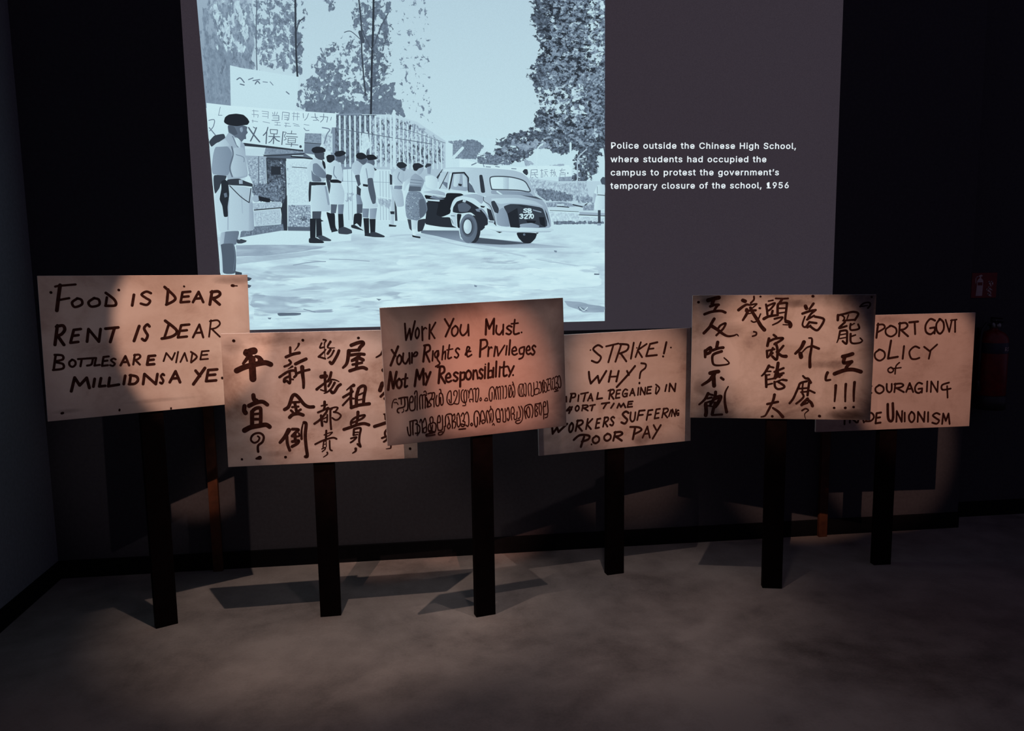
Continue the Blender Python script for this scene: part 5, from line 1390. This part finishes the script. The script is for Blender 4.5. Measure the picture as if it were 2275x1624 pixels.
s 46 46 506 -1920 493 -2230
s 54 54 496 -1617 513 -1740
s 47 47 547 -2434 595 -2370 636 -2452
s 56 56 776 -2328 730 -2124 721 -1907 799 -1759 878 -1793 910 -2013 893 -2323 768 -2293 790 -2200 880 -2209
s 54 54 966 -1845 996 -1761 1038 -1852 1046 -2113 1037 -2325 1155 -2329 1162 -2038 1149 -1776
s 54 54 1217 -1887 1286 -1746 1333 -1925 1343 -2143 1311 -2271 1264 -2309 1236 -2219
s 51 51 1435 -2298 1416 -2095 1425 -1835 1493 -1737 1553 -1822 1556 -1979 1472 -2040 1562 -2084 1542 -2239 1590 -2305 1665 -2252 1693 -1975
s 53 53 1775 -1747 1840 -1963 1821 -2224 1728 -2267
s 51 51 1885 -1741 1956 -1931 1931 -2279 1841 -2445 1693 -2492 1604 -2420 1661 -2365 1808 -2341
s 55 55 2090 -2304 2040 -2027 2042 -1835 2124 -1738 2328 -1705 2415 -1845 2426 -2066 2372 -2289
s 53 53 2078 -1978 2215 -2277 2285 -2139 2266 -1874 2214 -1799 2136 -1914 2147 -2125
s 57 57 2540 -1725 2521 -1987 2531 -2252
s 53 53 2540 -1712 2754 -1707
s 50 50 2584 -1774 2655 -1895 2577 -1993 2647 -2132 2606 -2242 2531 -2257
s 50 50 2745 -1684 2719 -1919 2747 -2186
s 48 48 2792 -1671 2840 -1931 2797 -2226
s 52 52 2922 -2407 2927 -2116 2917 -1850 2941 -1694 2989 -1646 3038 -1712 3020 -1842 2945 -1862
s 54 54 3111 -1626 3132 -1871 3122 -2180 2924 -2213
s 48 48 3112 -2205 3098 -2328 2994 -2366""",
4: """s 102 102 -710 2150 -929 2262 -1176 2094 -981 1866 -783 1670 -961 1431 -1255 1533
l 94 94 -508 2179 122 2279
l 103 103 -137 2217 -404 1413
l 104 104 259 2186 -36 1415
s 104 104 204 2249 630 2182 572 1932 200 1795
l 104 104 246 1792 529 1397
l 104 104 929 2268 773 1511
l 96 96 1303 2273 1016 1573
l 96 96 1613 2173 1131 1899 1364 1544
l 106 106 2181 2224 1792 2163 1581 1582 2150 1600
l 88 88 1706 1921 1980 1936
l 115 115 2667 2196 2532 1664
s 106 106 2483 1518 2493 1509
s 68 68 -1324 2044 -1306 2051
s 80 80 2901 1926 2921 1925
s 70 70 1085 2018 1095 2009
l 111 111 -1413 1008 -1390 708 -1322 446 -962 785 -894 442 -519 991
l 112 112 -271 975 -398 467
l 113 113 126 949 0 456
l 87 87 -367 702 72 693
l 105 105 562 920 663 722
l 113 113 985 1134 654 775 20 178
s 97 97 1315 1252 1550 1193 1530 1008 1293 828 1225 527
s 106 106 1214 301 1213 275
l 93 93 -3009 -346 -2890 7 -2787 -363
l 76 76 -2971 -221 -2783 -214
l 93 93 -2580 -102 -2580 -336
l 102 102 -2305 -3 -2393 -351
s 85 85 -2354 26 -2130 9 -2146 -143 -2335 -172
l 85 85 -1947 -73 -1988 -361
l 85 85 -1837 -21 -1465 20
l 94 94 -1602 -5 -1708 -383
l 86 86 -1490 -374 -1326 -51 -1243 -393
l 86 86 -1422 -265 -1272 -263
l 95 95 -955 -35 -1024 -328 -748 -310
l 95 95 -390 -376 -312 72
s 95 95 -339 47 -169 62 -121 -42 -218 -144 -341 -166
l 96 96 -316 -164 -152 -395
l 78 78 -431 29 -283 70
l 87 87 204 26 19 15 -47 -364 159 -351
l 87 87 -13 -162 152 -150
s 87 87 575 -12 454 34 334 -104 335 -268 443 -331 546 -266
l 88 88 440 -185 564 -176 543 -320
l 88 88 701 -290 849 31 955 -309
l 88 88 764 -182 917 -180
l 88 88 1165 52 1124 -295
l 88 88 1257 -288 1293 60 1492 -305 1533 42
l 89 89 1852 63 1657 56 1598 -269 1815 -261
l 89 89 1629 -96 1802 -88
s 89 89 2096 151 2287 -52 2123 -317
l 80 80 2114 18 2075 -287
l 98 98 2672 92 2594 -211
l 99 99 2811 -236 2852 141 3117 -259 3165 119
l 102 102 -2411 -606 -2571 -769 -2337 -736
l 102 102 -2299 -615 -2457 -898
s 85 85 -2021 -573 -2114 -648 -2123 -766 -2053 -828 -1962 -758 -1951 -640 -2021 -573 -2050 -583
l 86 86 -1797 -831 -1735 -574
s 86 86 -1767 -587 -1553 -588 -1484 -652 -1598 -706 -1752 -712
l 86 86 -1721 -712 -1493 -856
l 86 86 -1384 -623 -1119 -601
l 95 95 -1234 -618 -1306 -863
l 95 95 -775 -576 -374 -555
l 95 95 -522 -583 -686 -809
l 96 96 -143 -617 -293 -823
l 96 96 31 -840 127 -647 228 -816 360 -656 461 -857
l 88 88 853 -590 625 -589 569 -848 823 -848
l 88 88 598 -710 801 -709
l 110 110 -3319 -1519 -3299 -1821 -3070 -1541 -3003 -1762 -2561 -1409
s 103 103 -2324 -1390 -2439 -1521 -2469 -1721 -2401 -1824 -2290 -1701 -2258 -1502 -2324 -1390 -2358 -1410
l 103 103 -2140 -1786 -2018 -1287
s 103 103 -2056 -1315 -1822 -1304 -1760 -1421 -1896 -1532 -2066 -1553
l 103 103 -2032 -1551 -1813 -1815
l 95 95 -1505 -1261 -1603 -1747
l 95 95 -1267 -1281 -1545 -1530 -1353 -1769
l 95 95 -854 -1299 -1019 -1313 -1114 -1751 -930 -1733
l 95 95 -1064 -1518 -917 -1502
l 96 96 -721 -1702 -620 -1257
s 96 96 -648 -1282 -484 -1269 -444 -1372 -542 -1472 -662 -1494
l 96 96 -638 -1491 -493 -1722
s 96 96 -129 -1323 -206 -1266 -305 -1351 -240 -1468 -173 -1568 -248 -1691 -355 -1638
s 114 114 620 -1142 481 -1060 313 -1177 432 -1342 553 -1483 428 -1652 240 -1576
s 97 97 742 -1125 712 -1442 813 -1588 938 -1484 990 -1145
l 98 98 1488 -1080 1191 -1085 1082 -1532
l 98 98 1137 -1303 1386 -1295
l 98 98 1908 -1096 1683 -1107 1581 -1565
l 98 98 1633 -1331 1821 -1317
l 90 90 2312 -1075 2109 -1088 2012 -1534 2237 -1519
l 90 90 2063 -1297 2243 -1283
l 90 90 2421 -1520 2525 -1074
s 90 90 2492 -1099 2698 -1088 2754 -1193 2635 -1292 2485 -1312
l 90 90 2515 -1310 2710 -1544
l 90 90 2911 -1186 2794 -1488
l 81 81 2940 -1500 2990 -1156 3129 -1516 3183 -1172
s 73 73 3340 -1247 3281 -1216 3228 -1319 3234 -1440 3287 -1485 3334 -1435
l 73 73 3281 -1377 3340 -1368 3334 -1475
s 112 112 -2239 -2215 -1918 -2014 -1463 -2081 -1493 -2253 -1832 -2343
l 121 121 -1710 -2111 -1882 -2582
s 104 104 -1077 -2133 -1248 -2232 -1257 -2396 -1120 -2488 -954 -2395 -941 -2232 -1077 -2133 -1132 -2146
s 105 105 -476 -2074 -648 -2170 -657 -2331 -518 -2421 -350 -2331 -338 -2170 -476 -2074 -531 -2086
l 114 114 -197 -2441 -79 -2021
s 114 114 -128 -2043 188 -2045 284 -2148 110 -2236 -118 -2246
l 115 115 -73 -2246 249 -2483
l 124 124 960 -1936 842 -2457
s 107 107 706 -1844 1150 -1900 1301 -2055 920 -2225
l 98 98 1365 -2434 1623 -1905 1755 -2469
l 98 98 1472 -2256 1709 -2255
l 99 99 1962 -1864 2096 -2107
l 108 108 2347 -1897 1911 -2528
s 78 78 -1341 -2515 -1323 -2530""",
5: """s 118 118 -3738 2526 -3724 2526
s 188 188 -3304 2615 -3021 2690 -2832 2731
s 166 166 -3060 2642 -3117 2448
s 128 128 -3203 2337 -3014 2399 -2831 2405
s 121 121 -2878 2378 -2957 2267 -3022 2142
s 124 124 -3454 1976 -3143 2087 -2737 2128 -2525 2051
s 137 137 -3014 1766 -3132 1557 -3210 1390 -3463 1110
s 167 45 -3129 1446 -2853 1264 -2576 1055 -2370 971 -2126 1000 -1992 1053 -1916 979
s 103 103 -2814 1348 -2721 1471 -2500 1557 -2609 1306 -2782 1138 -2901 1012
s 125 125 -3397 306 -3381 6
s 150 150 -3387 271 -3155 445 -3162 238 -3339 145
s 154 154 -2833 694 -2872 469
s 137 137 -3052 319 -2808 412 -2581 447
s 137 62 -2649 274 -3025 112 -3040 -223 -2925 -366 -2567 -359 -2301 -270 -2530 -24
s 181 181 -3141 -738 -2940 -686 -2772 -661
s 201 113 -2960 -779 -3156 -1059 -3489 -1295
s 189 189 -2986 -849 -2963 -1174 -2948 -1325
s 125 125 -2642 -950 -2540 -1026
s 152 89 -3210 -1689 -3362 -1972 -3606 -2209
s 101 101 -3187 -1712 -3006 -1757
s 96 96 -3250 -1924 -3048 -1875
s 96 96 -3336 -2136 -3045 -2038
s 178 178 -3312 -2206 -3278 -2534 -3301 -2711
s 146 146 -2874 -1616 -2913 -1873 -3087 -2179
s 177 177 -2912 -1920 -2644 -1823 -2750 -2105 -2881 -2294
s 147 147 -2885 -2130 -2968 -2459 -3008 -2671
s 101 101 -3007 -2700 -2557 -2665
s 63 151 -2314 -1354 -2446 -1658 -2446 -2101 -2357 -2545
s 76 76 -3198 -2263 -2971 -2295
s 172 172 -1765 2602 -1663 2560
s 90 90 -1280 2772 -1283 2628 -1413 2484
s 142 60 -1942 2167 -1757 2319 -1585 2415 -1437 2394 -1150 2441 -1326 2263
s 165 98 -1585 2180 -1549 2070 -1638 1876 -1741 1703
s 112 112 -1618 2125 -1188 2152
s 135 180 -1420 2263 -1292 2014 -1095 1709 -926 1432 -780 1266
s 60 60 -1547 1987 -1346 2028
s 72 72 -969 1986 -1031 1820 -1094 1682 -1254 1612 -1363 1668
s 93 93 -1030 2248 -990 2245
s 92 92 -998 2771 -987 2768
s 83 83 -1241 1179 -1132 1140 -1143 1029 -1289 973
s 86 86 -323 2686 -30 2671 215 2684
s 74 74 -639 2564 -440 2604
s 105 105 -741 2413 -694 2178 -667 1958
s 97 97 -686 2344 -356 2473 -521 2219 -652 2123
s 116 116 -445 2123 -474 1985
s 149 105 -815 1765 -604 1875 -245 1930
s 119 119 -55 2630 -156 2473 -226 2370 -219 1929
s 110 110 -182 2445 136 2485 168 2396 148 2122 119 1777 164 1626
s 82 82 -149 2243 104 2245
s 74 74 -142 2023 123 2067
s 102 75 -347 1764 -2 1833 -156 1626 -418 1488
s 167 167 164 1646 305 1598 369 1488 345 1412
s 60 60 35 1502 276 1488
s 109 109 -363 1036 -250 946
s 131 131 -565 864 -623 535
s 115 115 -561 738 -296 860 19 891 2 815 -313 612
s 123 123 -265 657 -179 384 -193 -85 -393 54
s 110 110 -380 434 -493 129
s 110 110 -640 306 -612 7
s 96 96 -621 307 -306 384
s 96 96 -373 206 -599 2
s 109 109 79 537 -131 258
s 109 164 -204 258 21 81 212 57
s 138 83 -526 -380 -689 -687 -831 -847
s 96 96 -550 -406 -323 -460
s 77 77 -641 -641 -440 -635
s 77 77 -660 -820 -484 -788
s 124 124 -645 -815 -614 -1353
s 83 83 -605 -1020 -336 -971
s 83 83 -573 -1250 -354 -1197
s 151 151 -126 -255 -155 -505 -239 -940
s 110 110 -273 -659 118 -483
s 110 110 -219 -812 125 -712
s 124 124 -178 -556 -45 -887
s 96 96 -336 -971 50 -810
s 110 110 106 -1019 273 -1043
s 110 110 -258 -1119 -221 -1349 -76 -1451 143 -1397 169 -1294 -86 -1123
s 83 83 -257 -1145 57 -1019
s 139 69 -239 -1714 -303 -2019 -511 -2486 -628 -2695 -799 -2755
s 116 116 -546 -2151 -76 -2042
s 97 153 -294 -2328 -42 -2506 158 -2736
s 117 117 -311 -2717 -301 -2722
s 121 121 1275 2782 1299 2773
s 165 165 979 2332 1026 2229
s 121 97 1320 2443 1156 2201
s 116 116 861 1996 1160 2107 1421 2156
s 102 102 1396 2129 1209 1955 1087 1730
s 97 97 1066 1726 1366 1905
s 109 109 1407 1860 1722 1792 1802 1685 1662 1392 1499 1244 1229 1415
s 109 109 1178 1613 1482 1568
s 73 109 974 1865 879 1505 1013 1392 1178 1618
s 97 97 1100 1370 1227 1460
s 184 122 972 709 851 441 620 190
s 196 196 839 180 870 32
s 61 98 923 260 1112 465 1326 534
s 73 147 1183 896 1315 851 1307 466 1259 11 1275 -422
s 117 117 1348 534 1630 417
s 94 134 987 -837 1102 -946 1214 -960 1333 -1135
s 107 107 1163 -1078 887 -1168 809 -1345 706 -1611 589 -1893 442 -2101
s 87 87 998 -1167 980 -1432 1001 -1623
s 113 113 1266 -1135 1245 -1400 1215 -1723
s 91 91 840 -1421 1258 -1385
s 92 92 929 -1582 1250 -1546
s 95 95 1318 -1505 1525 -1605
s 101 101 987 -1637 1049 -1784 915 -1963 737 -2112
s 142 142 1223 -1885 1072 -2049 978 -2169
s 92 92 992 -2168 1230 -2077
s 139 139 1265 -1958 1395 -2075 1454 -2214
s 87 32 1002 -2434 1153 -2344 1282 -2416 1160 -2536 1122 -2640 1170 -2810
s 127 127 1768 -2675 1791 -2684
s 141 94 2052 -676 1996 -837 1996 -1019 2183 -1003
s 81 81 3327 2309 3477 2454 3700 2488 3754 2383 3666 2238
s 55 55 3349 2309 3639 2355
s 90 90 3796 2733 3809 2728
s 117 117 2397 1928 2397 1703
s 101 101 2397 1916 2688 1986 3045 2075 3263 1985 3129 1703
s 76 76 2509 1958 2677 1821 2633 1680
s 63 63 2848 1939 2789 1750
s 89 89 2633 1680 3155 1726
s 102 102 2709 1609 2471 1349 2784 1439
s 91 91 2956 1538 2942 1325 3036 1254 3326 1325 3277 1514
s 63 63 2959 1462 3117 1557
s 102 51 2517 1206 2463 874 2402 696
s 102 102 2517 1206 2793 1230 2827 946 2813 642 2650 756
s 64 64 2524 1040 2776 1088
s 64 64 2531 874 2760 922
s 107 64 2975 1084 2989 757 3107 657 3377 686 3490 782 3390 900
s 76 76 3003 970 3185 1037
s 179 179 2683 60 2881 109 3093 181
s 164 164 2770 41 2741 -222 3075 -172
s 149 149 3053 -196 2901 -364 2838 -484
s 180 180 2358 -728 2796 -557 3158 -530 3491 -623
s 135 79 2434 -1260 2425 -1617 2410 -1992
s 123 85 2868 -1194 2860 -1571 2874 -1986
s 134 90 3240 -1107 3228 -1567 3244 -1965
s 108 108 2399 -2291 2407 -2291
s 124 124 2886 -2285 2894 -2285
s 112 112 3242 -2238 3254 -2242""",
6: """s 104 104 -2743 2244 -2957 2315 -3182 2201 -2985 2054 -2786 1929 -2941 1769 -3227 1832
s 104 104 -2533 2344 -2504 1934 -2278 1751 -2075 1893 -2069 2332
l 104 104 -1749 1737 -1702 2384
s 104 104 -1742 2346 -1469 2378 -1353 2213 -1511 2055 -1726 2022
l 113 113 -1015 2419 -1071 1739
s 97 97 -1055 2363 -758 2372 -674 2207 -997 2013
s 97 97 -345 2304 -600 2142 -572 1899 -321 1776 -71 1928 -94 2171 -345 2304 -431 2280
l 105 105 86 1781 102 2431
s 105 105 58 2393 379 2424 501 2278 347 2126 118 2086
l 105 105 164 2091 549 1768
l 113 113 581 2443 1028 2472
l 105 105 859 2436 913 1865
s 106 106 1906 2498 1647 2579 1432 2288 1474 1953 1711 1835 1908 1979
l 106 106 1670 2134 1924 2164 1914 1867
s 106 106 2165 2566 1991 2341 2021 2010 2204 1847 2375 2058 2348 2389 2165 2566 2105 2532
l 90 90 2452 2522 2675 1924 2780 2510
l 82 82 2725 2487 3026 2520
l 98 98 2946 2481 2978 1916
l 105 105 -1918 663 -1858 1395
s 105 105 -1910 1352 -1550 1386 -1397 1198 -1605 1021 -1889 985
s 97 97 -869 1155 -1105 987 -1078 734 -845 606 -614 764 -635 1017 -869 1155 -949 1130
l 114 114 -314 1572 -429 700 65 768
l 106 106 366 1283 327 670
s 98 98 1162 1170 918 1251 663 1009 759 682 975 626 1186 682
l 98 98 1409 1221 1705 999
l 98 98 2077 1317 1755 1039 1681 630
s 82 82 -272 260 -399 180 -385 59 -260 -3 -135 72 -146 193 -272 260
s 82 82 164 477 -4 302 -34 -72
l 73 73 -192 192 262 228
l 97 97 -2422 -592 -2748 -606 -2790 -992 -2428 -975
l 97 97 -2769 -787 -2479 -772
l 98 98 -2194 -992 -2185 -580 -1801 -1005 -1783 -593
s 98 98 -1226 -643 -1402 -585 -1587 -752 -1520 -980 -1365 -1020 -1212 -981
s 98 98 -808 -604 -1003 -730 -982 -921 -790 -1019 -599 -901 -616 -710 -808 -604 -874 -623
s 98 98 -441 -559 -421 -849 -294 -977 -182 -877 -183 -567
l 98 98 -27 -978 3 -557
s 98 98 -45 -580 298 -566 425 -663 258 -759 13 -781
l 99 99 62 -778 466 -995
l 99 99 586 -990 747 -556 950 -1003
l 99 99 659 -843 876 -833
s 99 99 1398 -612 1205 -554 1043 -753 1074 -984 1250 -1067 1397 -970
l 99 99 1220 -861 1410 -842 1401 -1046
l 99 99 1661 -503 1661 -1002
l 91 91 1871 -1034 1866 -509 2216 -1045 2218 -521
s 99 99 2797 -598 2446 -711 2480 -942 2901 -901
l 91 91 2710 -770 2768 -1348
l 98 98 -2713 -1946 -2331 -1897
l 98 98 -2543 -1931 -2539 -2493
l 98 98 -2268 -2419 -2253 -1921
s 98 98 -2286 -1950 -2047 -1928 -1957 -2041 -2073 -2157 -2243 -2186
l 98 98 -2209 -2182 -1925 -2432
l 99 99 -1861 -2426 -1720 -1919 -1538 -2438
l 99 99 -1797 -2254 -1604 -2241
l 99 99 -1431 -1909 -1433 -2388
s 99 99 -1474 -1917 -1148 -1991 -1033 -2187 -1176 -2374 -1454 -2387
l 107 107 -676 -1978 -903 -2002 -933 -2511 -680 -2483
l 107 107 -918 -2240 -716 -2215
s 140 140 -345 -1574 -297 -2242 -159 -2432 -37 -2273 -87 -1541
l 99 99 145 -2468 139 -1933 425 -2479 424 -1943
l 99 99 558 -2031 579 -2468
s 99 99 925 -2003 796 -2164 817 -2404 951 -2523 1077 -2372 1059 -2132 925 -2003 881 -2027
l 100 100 1259 -2510 1256 -2015 1596 -2522 1600 -2027
l 100 100 1784 -2051 1800 -2530
s 100 100 2394 -2179 2217 -2108 2042 -2220 2211 -2366 2380 -2491 2265 -2649 2031 -2586
l 100 100 2551 -2668 2582 -2147 2740 -2518 2859 -2157 2947 -2683"""}
BOARDS = {1: ((-1.1194, 3.4578, 0.0), (-1.0932, 3.4597, 1.2354), 0.49042, -0.01465), 2: ((-0.4204, 3.451, 0.0), (-0.414, 3.4393, 0.9883), 0.04022, -0.0039), 3: ((0.2644, 3.352, 0.0), (0.2483, 3.3363, 1.1021), 0.22513, 0.02258), 4: ((0.9461, 3.7265, 0.0), (0.9441, 3.7142, 0.93), 0.16872, 0.01403), 5: ((1.6331, 3.4441, 0.0), (1.638, 3.4309, 1.1041), -0.24234, -0.00472), 6: ((2.3098, 3.6392, 0.0), (2.3241, 3.6269, 0.9886), -0.02328, 0.00389)}
TEXT = {
 1: 'far left brown paper placard reading "Food is dear, rent is dear"',
 2: 'low placard of large brush characters, half tucked behind the "Work you must" placard',
 3: 'reddish middle placard reading "Work you must" above two lines of Malayalam',
 4: 'placard reading "Strike! Why?" standing behind the right end of "Work you must"',
 5: 'placard of brush character columns with three exclamation marks, overlapping the "Trade Unionism" placard',
 6: 'far right placard ending "Trade Unionism", partly hidden by a brush lettered one',
}
PAPER = {
 1: ((0.62, 0.54, 0.48), (0.56, 0.47, 0.41), (0.44, 0.34, 0.29), (0.84, 0.82, 0.82),
     [(0.33, 0.262, 0.10, 0.025, 0.5), (-0.33, -0.250, 0.06, 0.012, 0.35), (0.02, -0.238, 0.16, 0.010, 0.22), (-0.36, 0.20, 0.05, 0.08, 0.15)]),
 2: ((0.66, 0.56, 0.50), (0.55, 0.44, 0.38), (0.36, 0.25, 0.20), (0.74, 0.72, 0.72),
     [(-0.355, 0.235, 0.055, 0.05, 0.4), (0.0, 0.10, 0.06, 0.03, 0.22), (-0.20, -0.235, 0.07, 0.016, 0.3), (0.05, -0.10, 0.40, 0.045, 0.2), (-0.10, 0.25, 0.25, 0.03, 0.25)]),
 3: ((0.54, 0.41, 0.35), (0.49, 0.36, 0.30), (0.42, 0.30, 0.25), (0.42, 0.40, 0.42), []),
 4: ((0.60, 0.49, 0.43), (0.54, 0.43, 0.37), (0.40, 0.29, 0.24), (0.75, 0.75, 0.78),
     [(0.14, -0.25, 0.055, 0.03, 0.45), (-0.35, -0.20, 0.06, 0.025, 0.3)]),
 5: ((0.66, 0.57, 0.51), (0.53, 0.44, 0.38), (0.33, 0.25, 0.22), (0.50, 0.50, 0.50),
     [(0.055, 0.245, 0.10, 0.02, 0.5), (0.30, -0.262, 0.10, 0.03, 0.75), (-0.355, -0.14, 0.04, 0.045, 0.4), (0.22, -0.03, 0.13, 0.02, 0.35), (-0.22, 0.12, 0.06, 0.05, 0.22), (-0.33, 0.255, 0.05, 0.02, 0.5)]),
 6: ((0.60, 0.48, 0.42), (0.55, 0.43, 0.37), (0.43, 0.32, 0.27), (0.85, 0.84, 0.84), [(-0.05, 0.26, 0.12, 0.02, 0.2)]),
}
BW, BH, BT = 0.80, 0.568, 0.012
for k in range(1, 7):
    base, cen, yaw, roll = BOARDS[k]
    root = empty('protest_placard', (base[0], base[1], 0.0), yaw)
    tag(root, TEXT[k], 'placard', 'protest placards in front of the screen')
    inv = Matrix.Rotation(-yaw, 4, 'Z')
    c = inv @ (Vector(cen) - Vector((base[0], base[1], 0)))
    bm = bmesh.new(); add_box(bm, (-BW / 2, 0, -BH / 2), (BW / 2, BT, BH / 2), 0.0012)
    board = from_bm('board', bm, [paper_mat(k, *PAPER[k]), M['edge']], root, c)
    board.rotation_euler = (0, -roll, 0)
    for p in board.data.polygons: p.material_index = 0 if p.normal.y < -0.9 else 1
    V, F = [], []; lift = 0
    for ln in INK[k].split('\n'):
        tk = ln.split(); w1, w2 = int(tk[1]) * 1e-4, int(tk[2]) * 1e-4
        v = list(map(int, tk[3:])); p = [(v[i] * 1e-4, v[i + 1] * 1e-4) for i in range(0, len(v), 2)]
        p = [(max(-0.395, min(0.395, a)), max(-0.281, min(0.281, b))) for a, b in p]
        lift += 1
        stroke(p, w1, w2, tk[0] == 's', V, F, lambda a, b: (a, -0.0004 - 3e-6 * lift, b), 5, 14)
    for i, f in enumerate(F):                       # round ends lie a hair above the strips; all marks face the viewer
        if len(f) > 4:
            for j in f: V[j] = (V[j][0], V[j][1] - 1.5e-6, V[j][2])
        a, b, d = (Vector(V[j]) for j in f[:3])
        if (b - a).cross(d - a).y > 0: F[i] = f[::-1]
    ink = link('lettering', V, F, M['ink'], board)
    ink['label'] = 'dark brown hand lettering'
    top = c.z + BH / 2 - 0.06
    box('post', (-0.045, c.y + BT, 0.0), (0.045, c.y + BT + 0.038, top), M['post'], root, bevel=0.002)

# two bare stakes against the back wall
for x, h, lab in ((-1.052, 1.08, 'thin reddish wooden stake against the wall behind the "Food is dear" placard'),
                  (2.222, 1.03, 'thin reddish wooden stake against the wall between the two rightmost placards')):
    o = box('wooden_stake', (-0.024, -0.012, 0.0), (0.024, 0.012, h), M['stake'], bevel=0.002, loc=(x, 4.086, 0.0))
    tag(o, lab, 'stake', 'bare stakes by the back wall')

# ------------------------------------------------------------------ fire safety corner
sg = empty('fire_extinguisher_sign', (3.265, 4.285, 1.38))
tag(sg, 'small red sign with a white extinguisher and flames, high on the recessed wall at right', 'sign')
box('sign_plate', (-0.079, -0.004, -0.072), (0.079, 0.0, 0.072), M['sign_red'], sg, bevel=0.001)
V, F = [], []
def flat(poly, y=-0.0046):
    k = len(V)
    for a, b in poly: V.append((a, y, b))
    for t in tessellate_polygon([[Vector((a, b, 0)) for a, b in poly]]): F.append(tuple(k + i for i in t))
flat([(-0.050, -0.060), (-0.010, -0.060), (-0.008, 0.000), (-0.046, 0.000)])
flat([(-0.046, 0.018), (-0.008, 0.018), (-0.008, 0.026), (-0.014, 0.036), (-0.022, 0.041), (-0.033, 0.041), (-0.041, 0.034), (-0.046, 0.026)])
flat([(-0.046, 0.0), (-0.042, 0.0), (-0.042, 0.018), (-0.046, 0.018)]); flat([(-0.012, 0.0), (-0.008, 0.0), (-0.008, 0.018), (-0.012, 0.018)])
flat([(-0.031, 0.041), (-0.022, 0.041), (-0.022, 0.050), (-0.012, 0.054), (-0.020, 0.062), (-0.030, 0.060), (-0.040, 0.052), (-0.031, 0.050)])
stroke([(-0.040, 0.052), (-0.052, 0.046), (-0.054, 0.030), (-0.053, 0.012)], 0.005, 0.004, True, V, F, lambda a, b: (a, -0.0046, b))
for st in ([(0.030, 0.020), (0.036, 0.008), (0.044, -0.006)], [(0.046, 0.020), (0.052, 0.010), (0.050, 0.002)], [(0.030, -0.012), (0.040, -0.022), (0.052, -0.028)],
           [(0.020, -0.024), (0.030, -0.032), (0.042, -0.040), (0.044, -0.052)], [(0.028, -0.050), (0.038, -0.058), (0.048, -0.062)]):
    stroke(st, 0.011, 0.006, True, V, F, lambda a, b: (a, -0.0046, b))
link('pictogram', V, F, M['white'], sg)

ex = empty('fire_extinguisher', (3.268, 4.185, 0.675))
tag(ex, 'red fire extinguisher with dark label band, hung under the red sign', 'fire extinguisher')
R = 0.080
lathe('cylinder', [(0.060, 0.075), (R - 0.006, 0.078), (R, 0.086), (R, 0.385), (R * 0.95, 0.410), (R * 0.75, 0.436), (R * 0.4, 0.452), (0.02, 0.458), (0.02, 0.470)], M['red'], ex)
lathe('base_ring', [(R + 0.003, 0.0), (R + 0.003, 0.080), (R - 0.004, 0.082)], M['black'], ex)
lab = lathe('label_band', [(R + 0.0008, 0.325), (R + 0.0010, 0.326), (R + 0.0010, 0.384), (R + 0.0008, 0.385)], M['label'], ex)
V, F = [], []
def wrap(a, b):
    th = -math.pi / 2 + a / R
    return ((R + 0.0022) * math.cos(th), (R + 0.0022) * math.sin(th), b)
text_mesh('RI', 0.010, 0.050, 0.340, 0.030, wrap, V, F)
lt = link('label_text', V, F, M['white'], lab)
lathe('valve', [(0.016, 0.462), (0.022, 0.468), (0.022, 0.492), (0.012, 0.498), (0.012, 0.512)], M['steel'], ex, seg=16)
bm = bmesh.new(); add_box(bm, (-0.012, -0.085, 0.500), (0.012, 0.015, 0.506), 0.001); add_box(bm, (-0.012, -0.080, 0.520), (0.012, 0.015, 0.526), 0.001)
add_box(bm, (-0.012, 0.008, 0.500), (0.012, 0.016, 0.526), 0.001)
from_bm('handle', bm, M['black'], ex)
g = lathe('pressure_gauge', [(0.012, 0.0), (0.014, 0.002), (0.014, 0.010), (0.012, 0.012)], M['steel'], ex, seg=16)
g.location = (0.006, -0.022, 0.482); g.rotation_euler = (math.pi / 2, 0, 0)
tube('hose', [(-0.02, 0, 0.482), (-0.055, -0.01, 0.492), (-0.088, -0.02, 0.46), (-0.094, -0.02, 0.40), (-0.093, -0.02, 0.30), (-0.093, -0.02, 0.17)], 0.008, M['black'], ex)
noz = lathe('nozzle', [(0.008, 0.06), (0.010, 0.05), (0.017, 0.0), (0.015, 0.0)], M['black'], ex, seg=14); noz.location = (-0.093, -0.02, 0.11)
bm = bmesh.new(); add_box(bm, (-0.03, R - 0.002, 0.20), (0.03, 0.1, 0.46), 0.002)
from_bm('wall_bracket', bm, M['black'], ex)
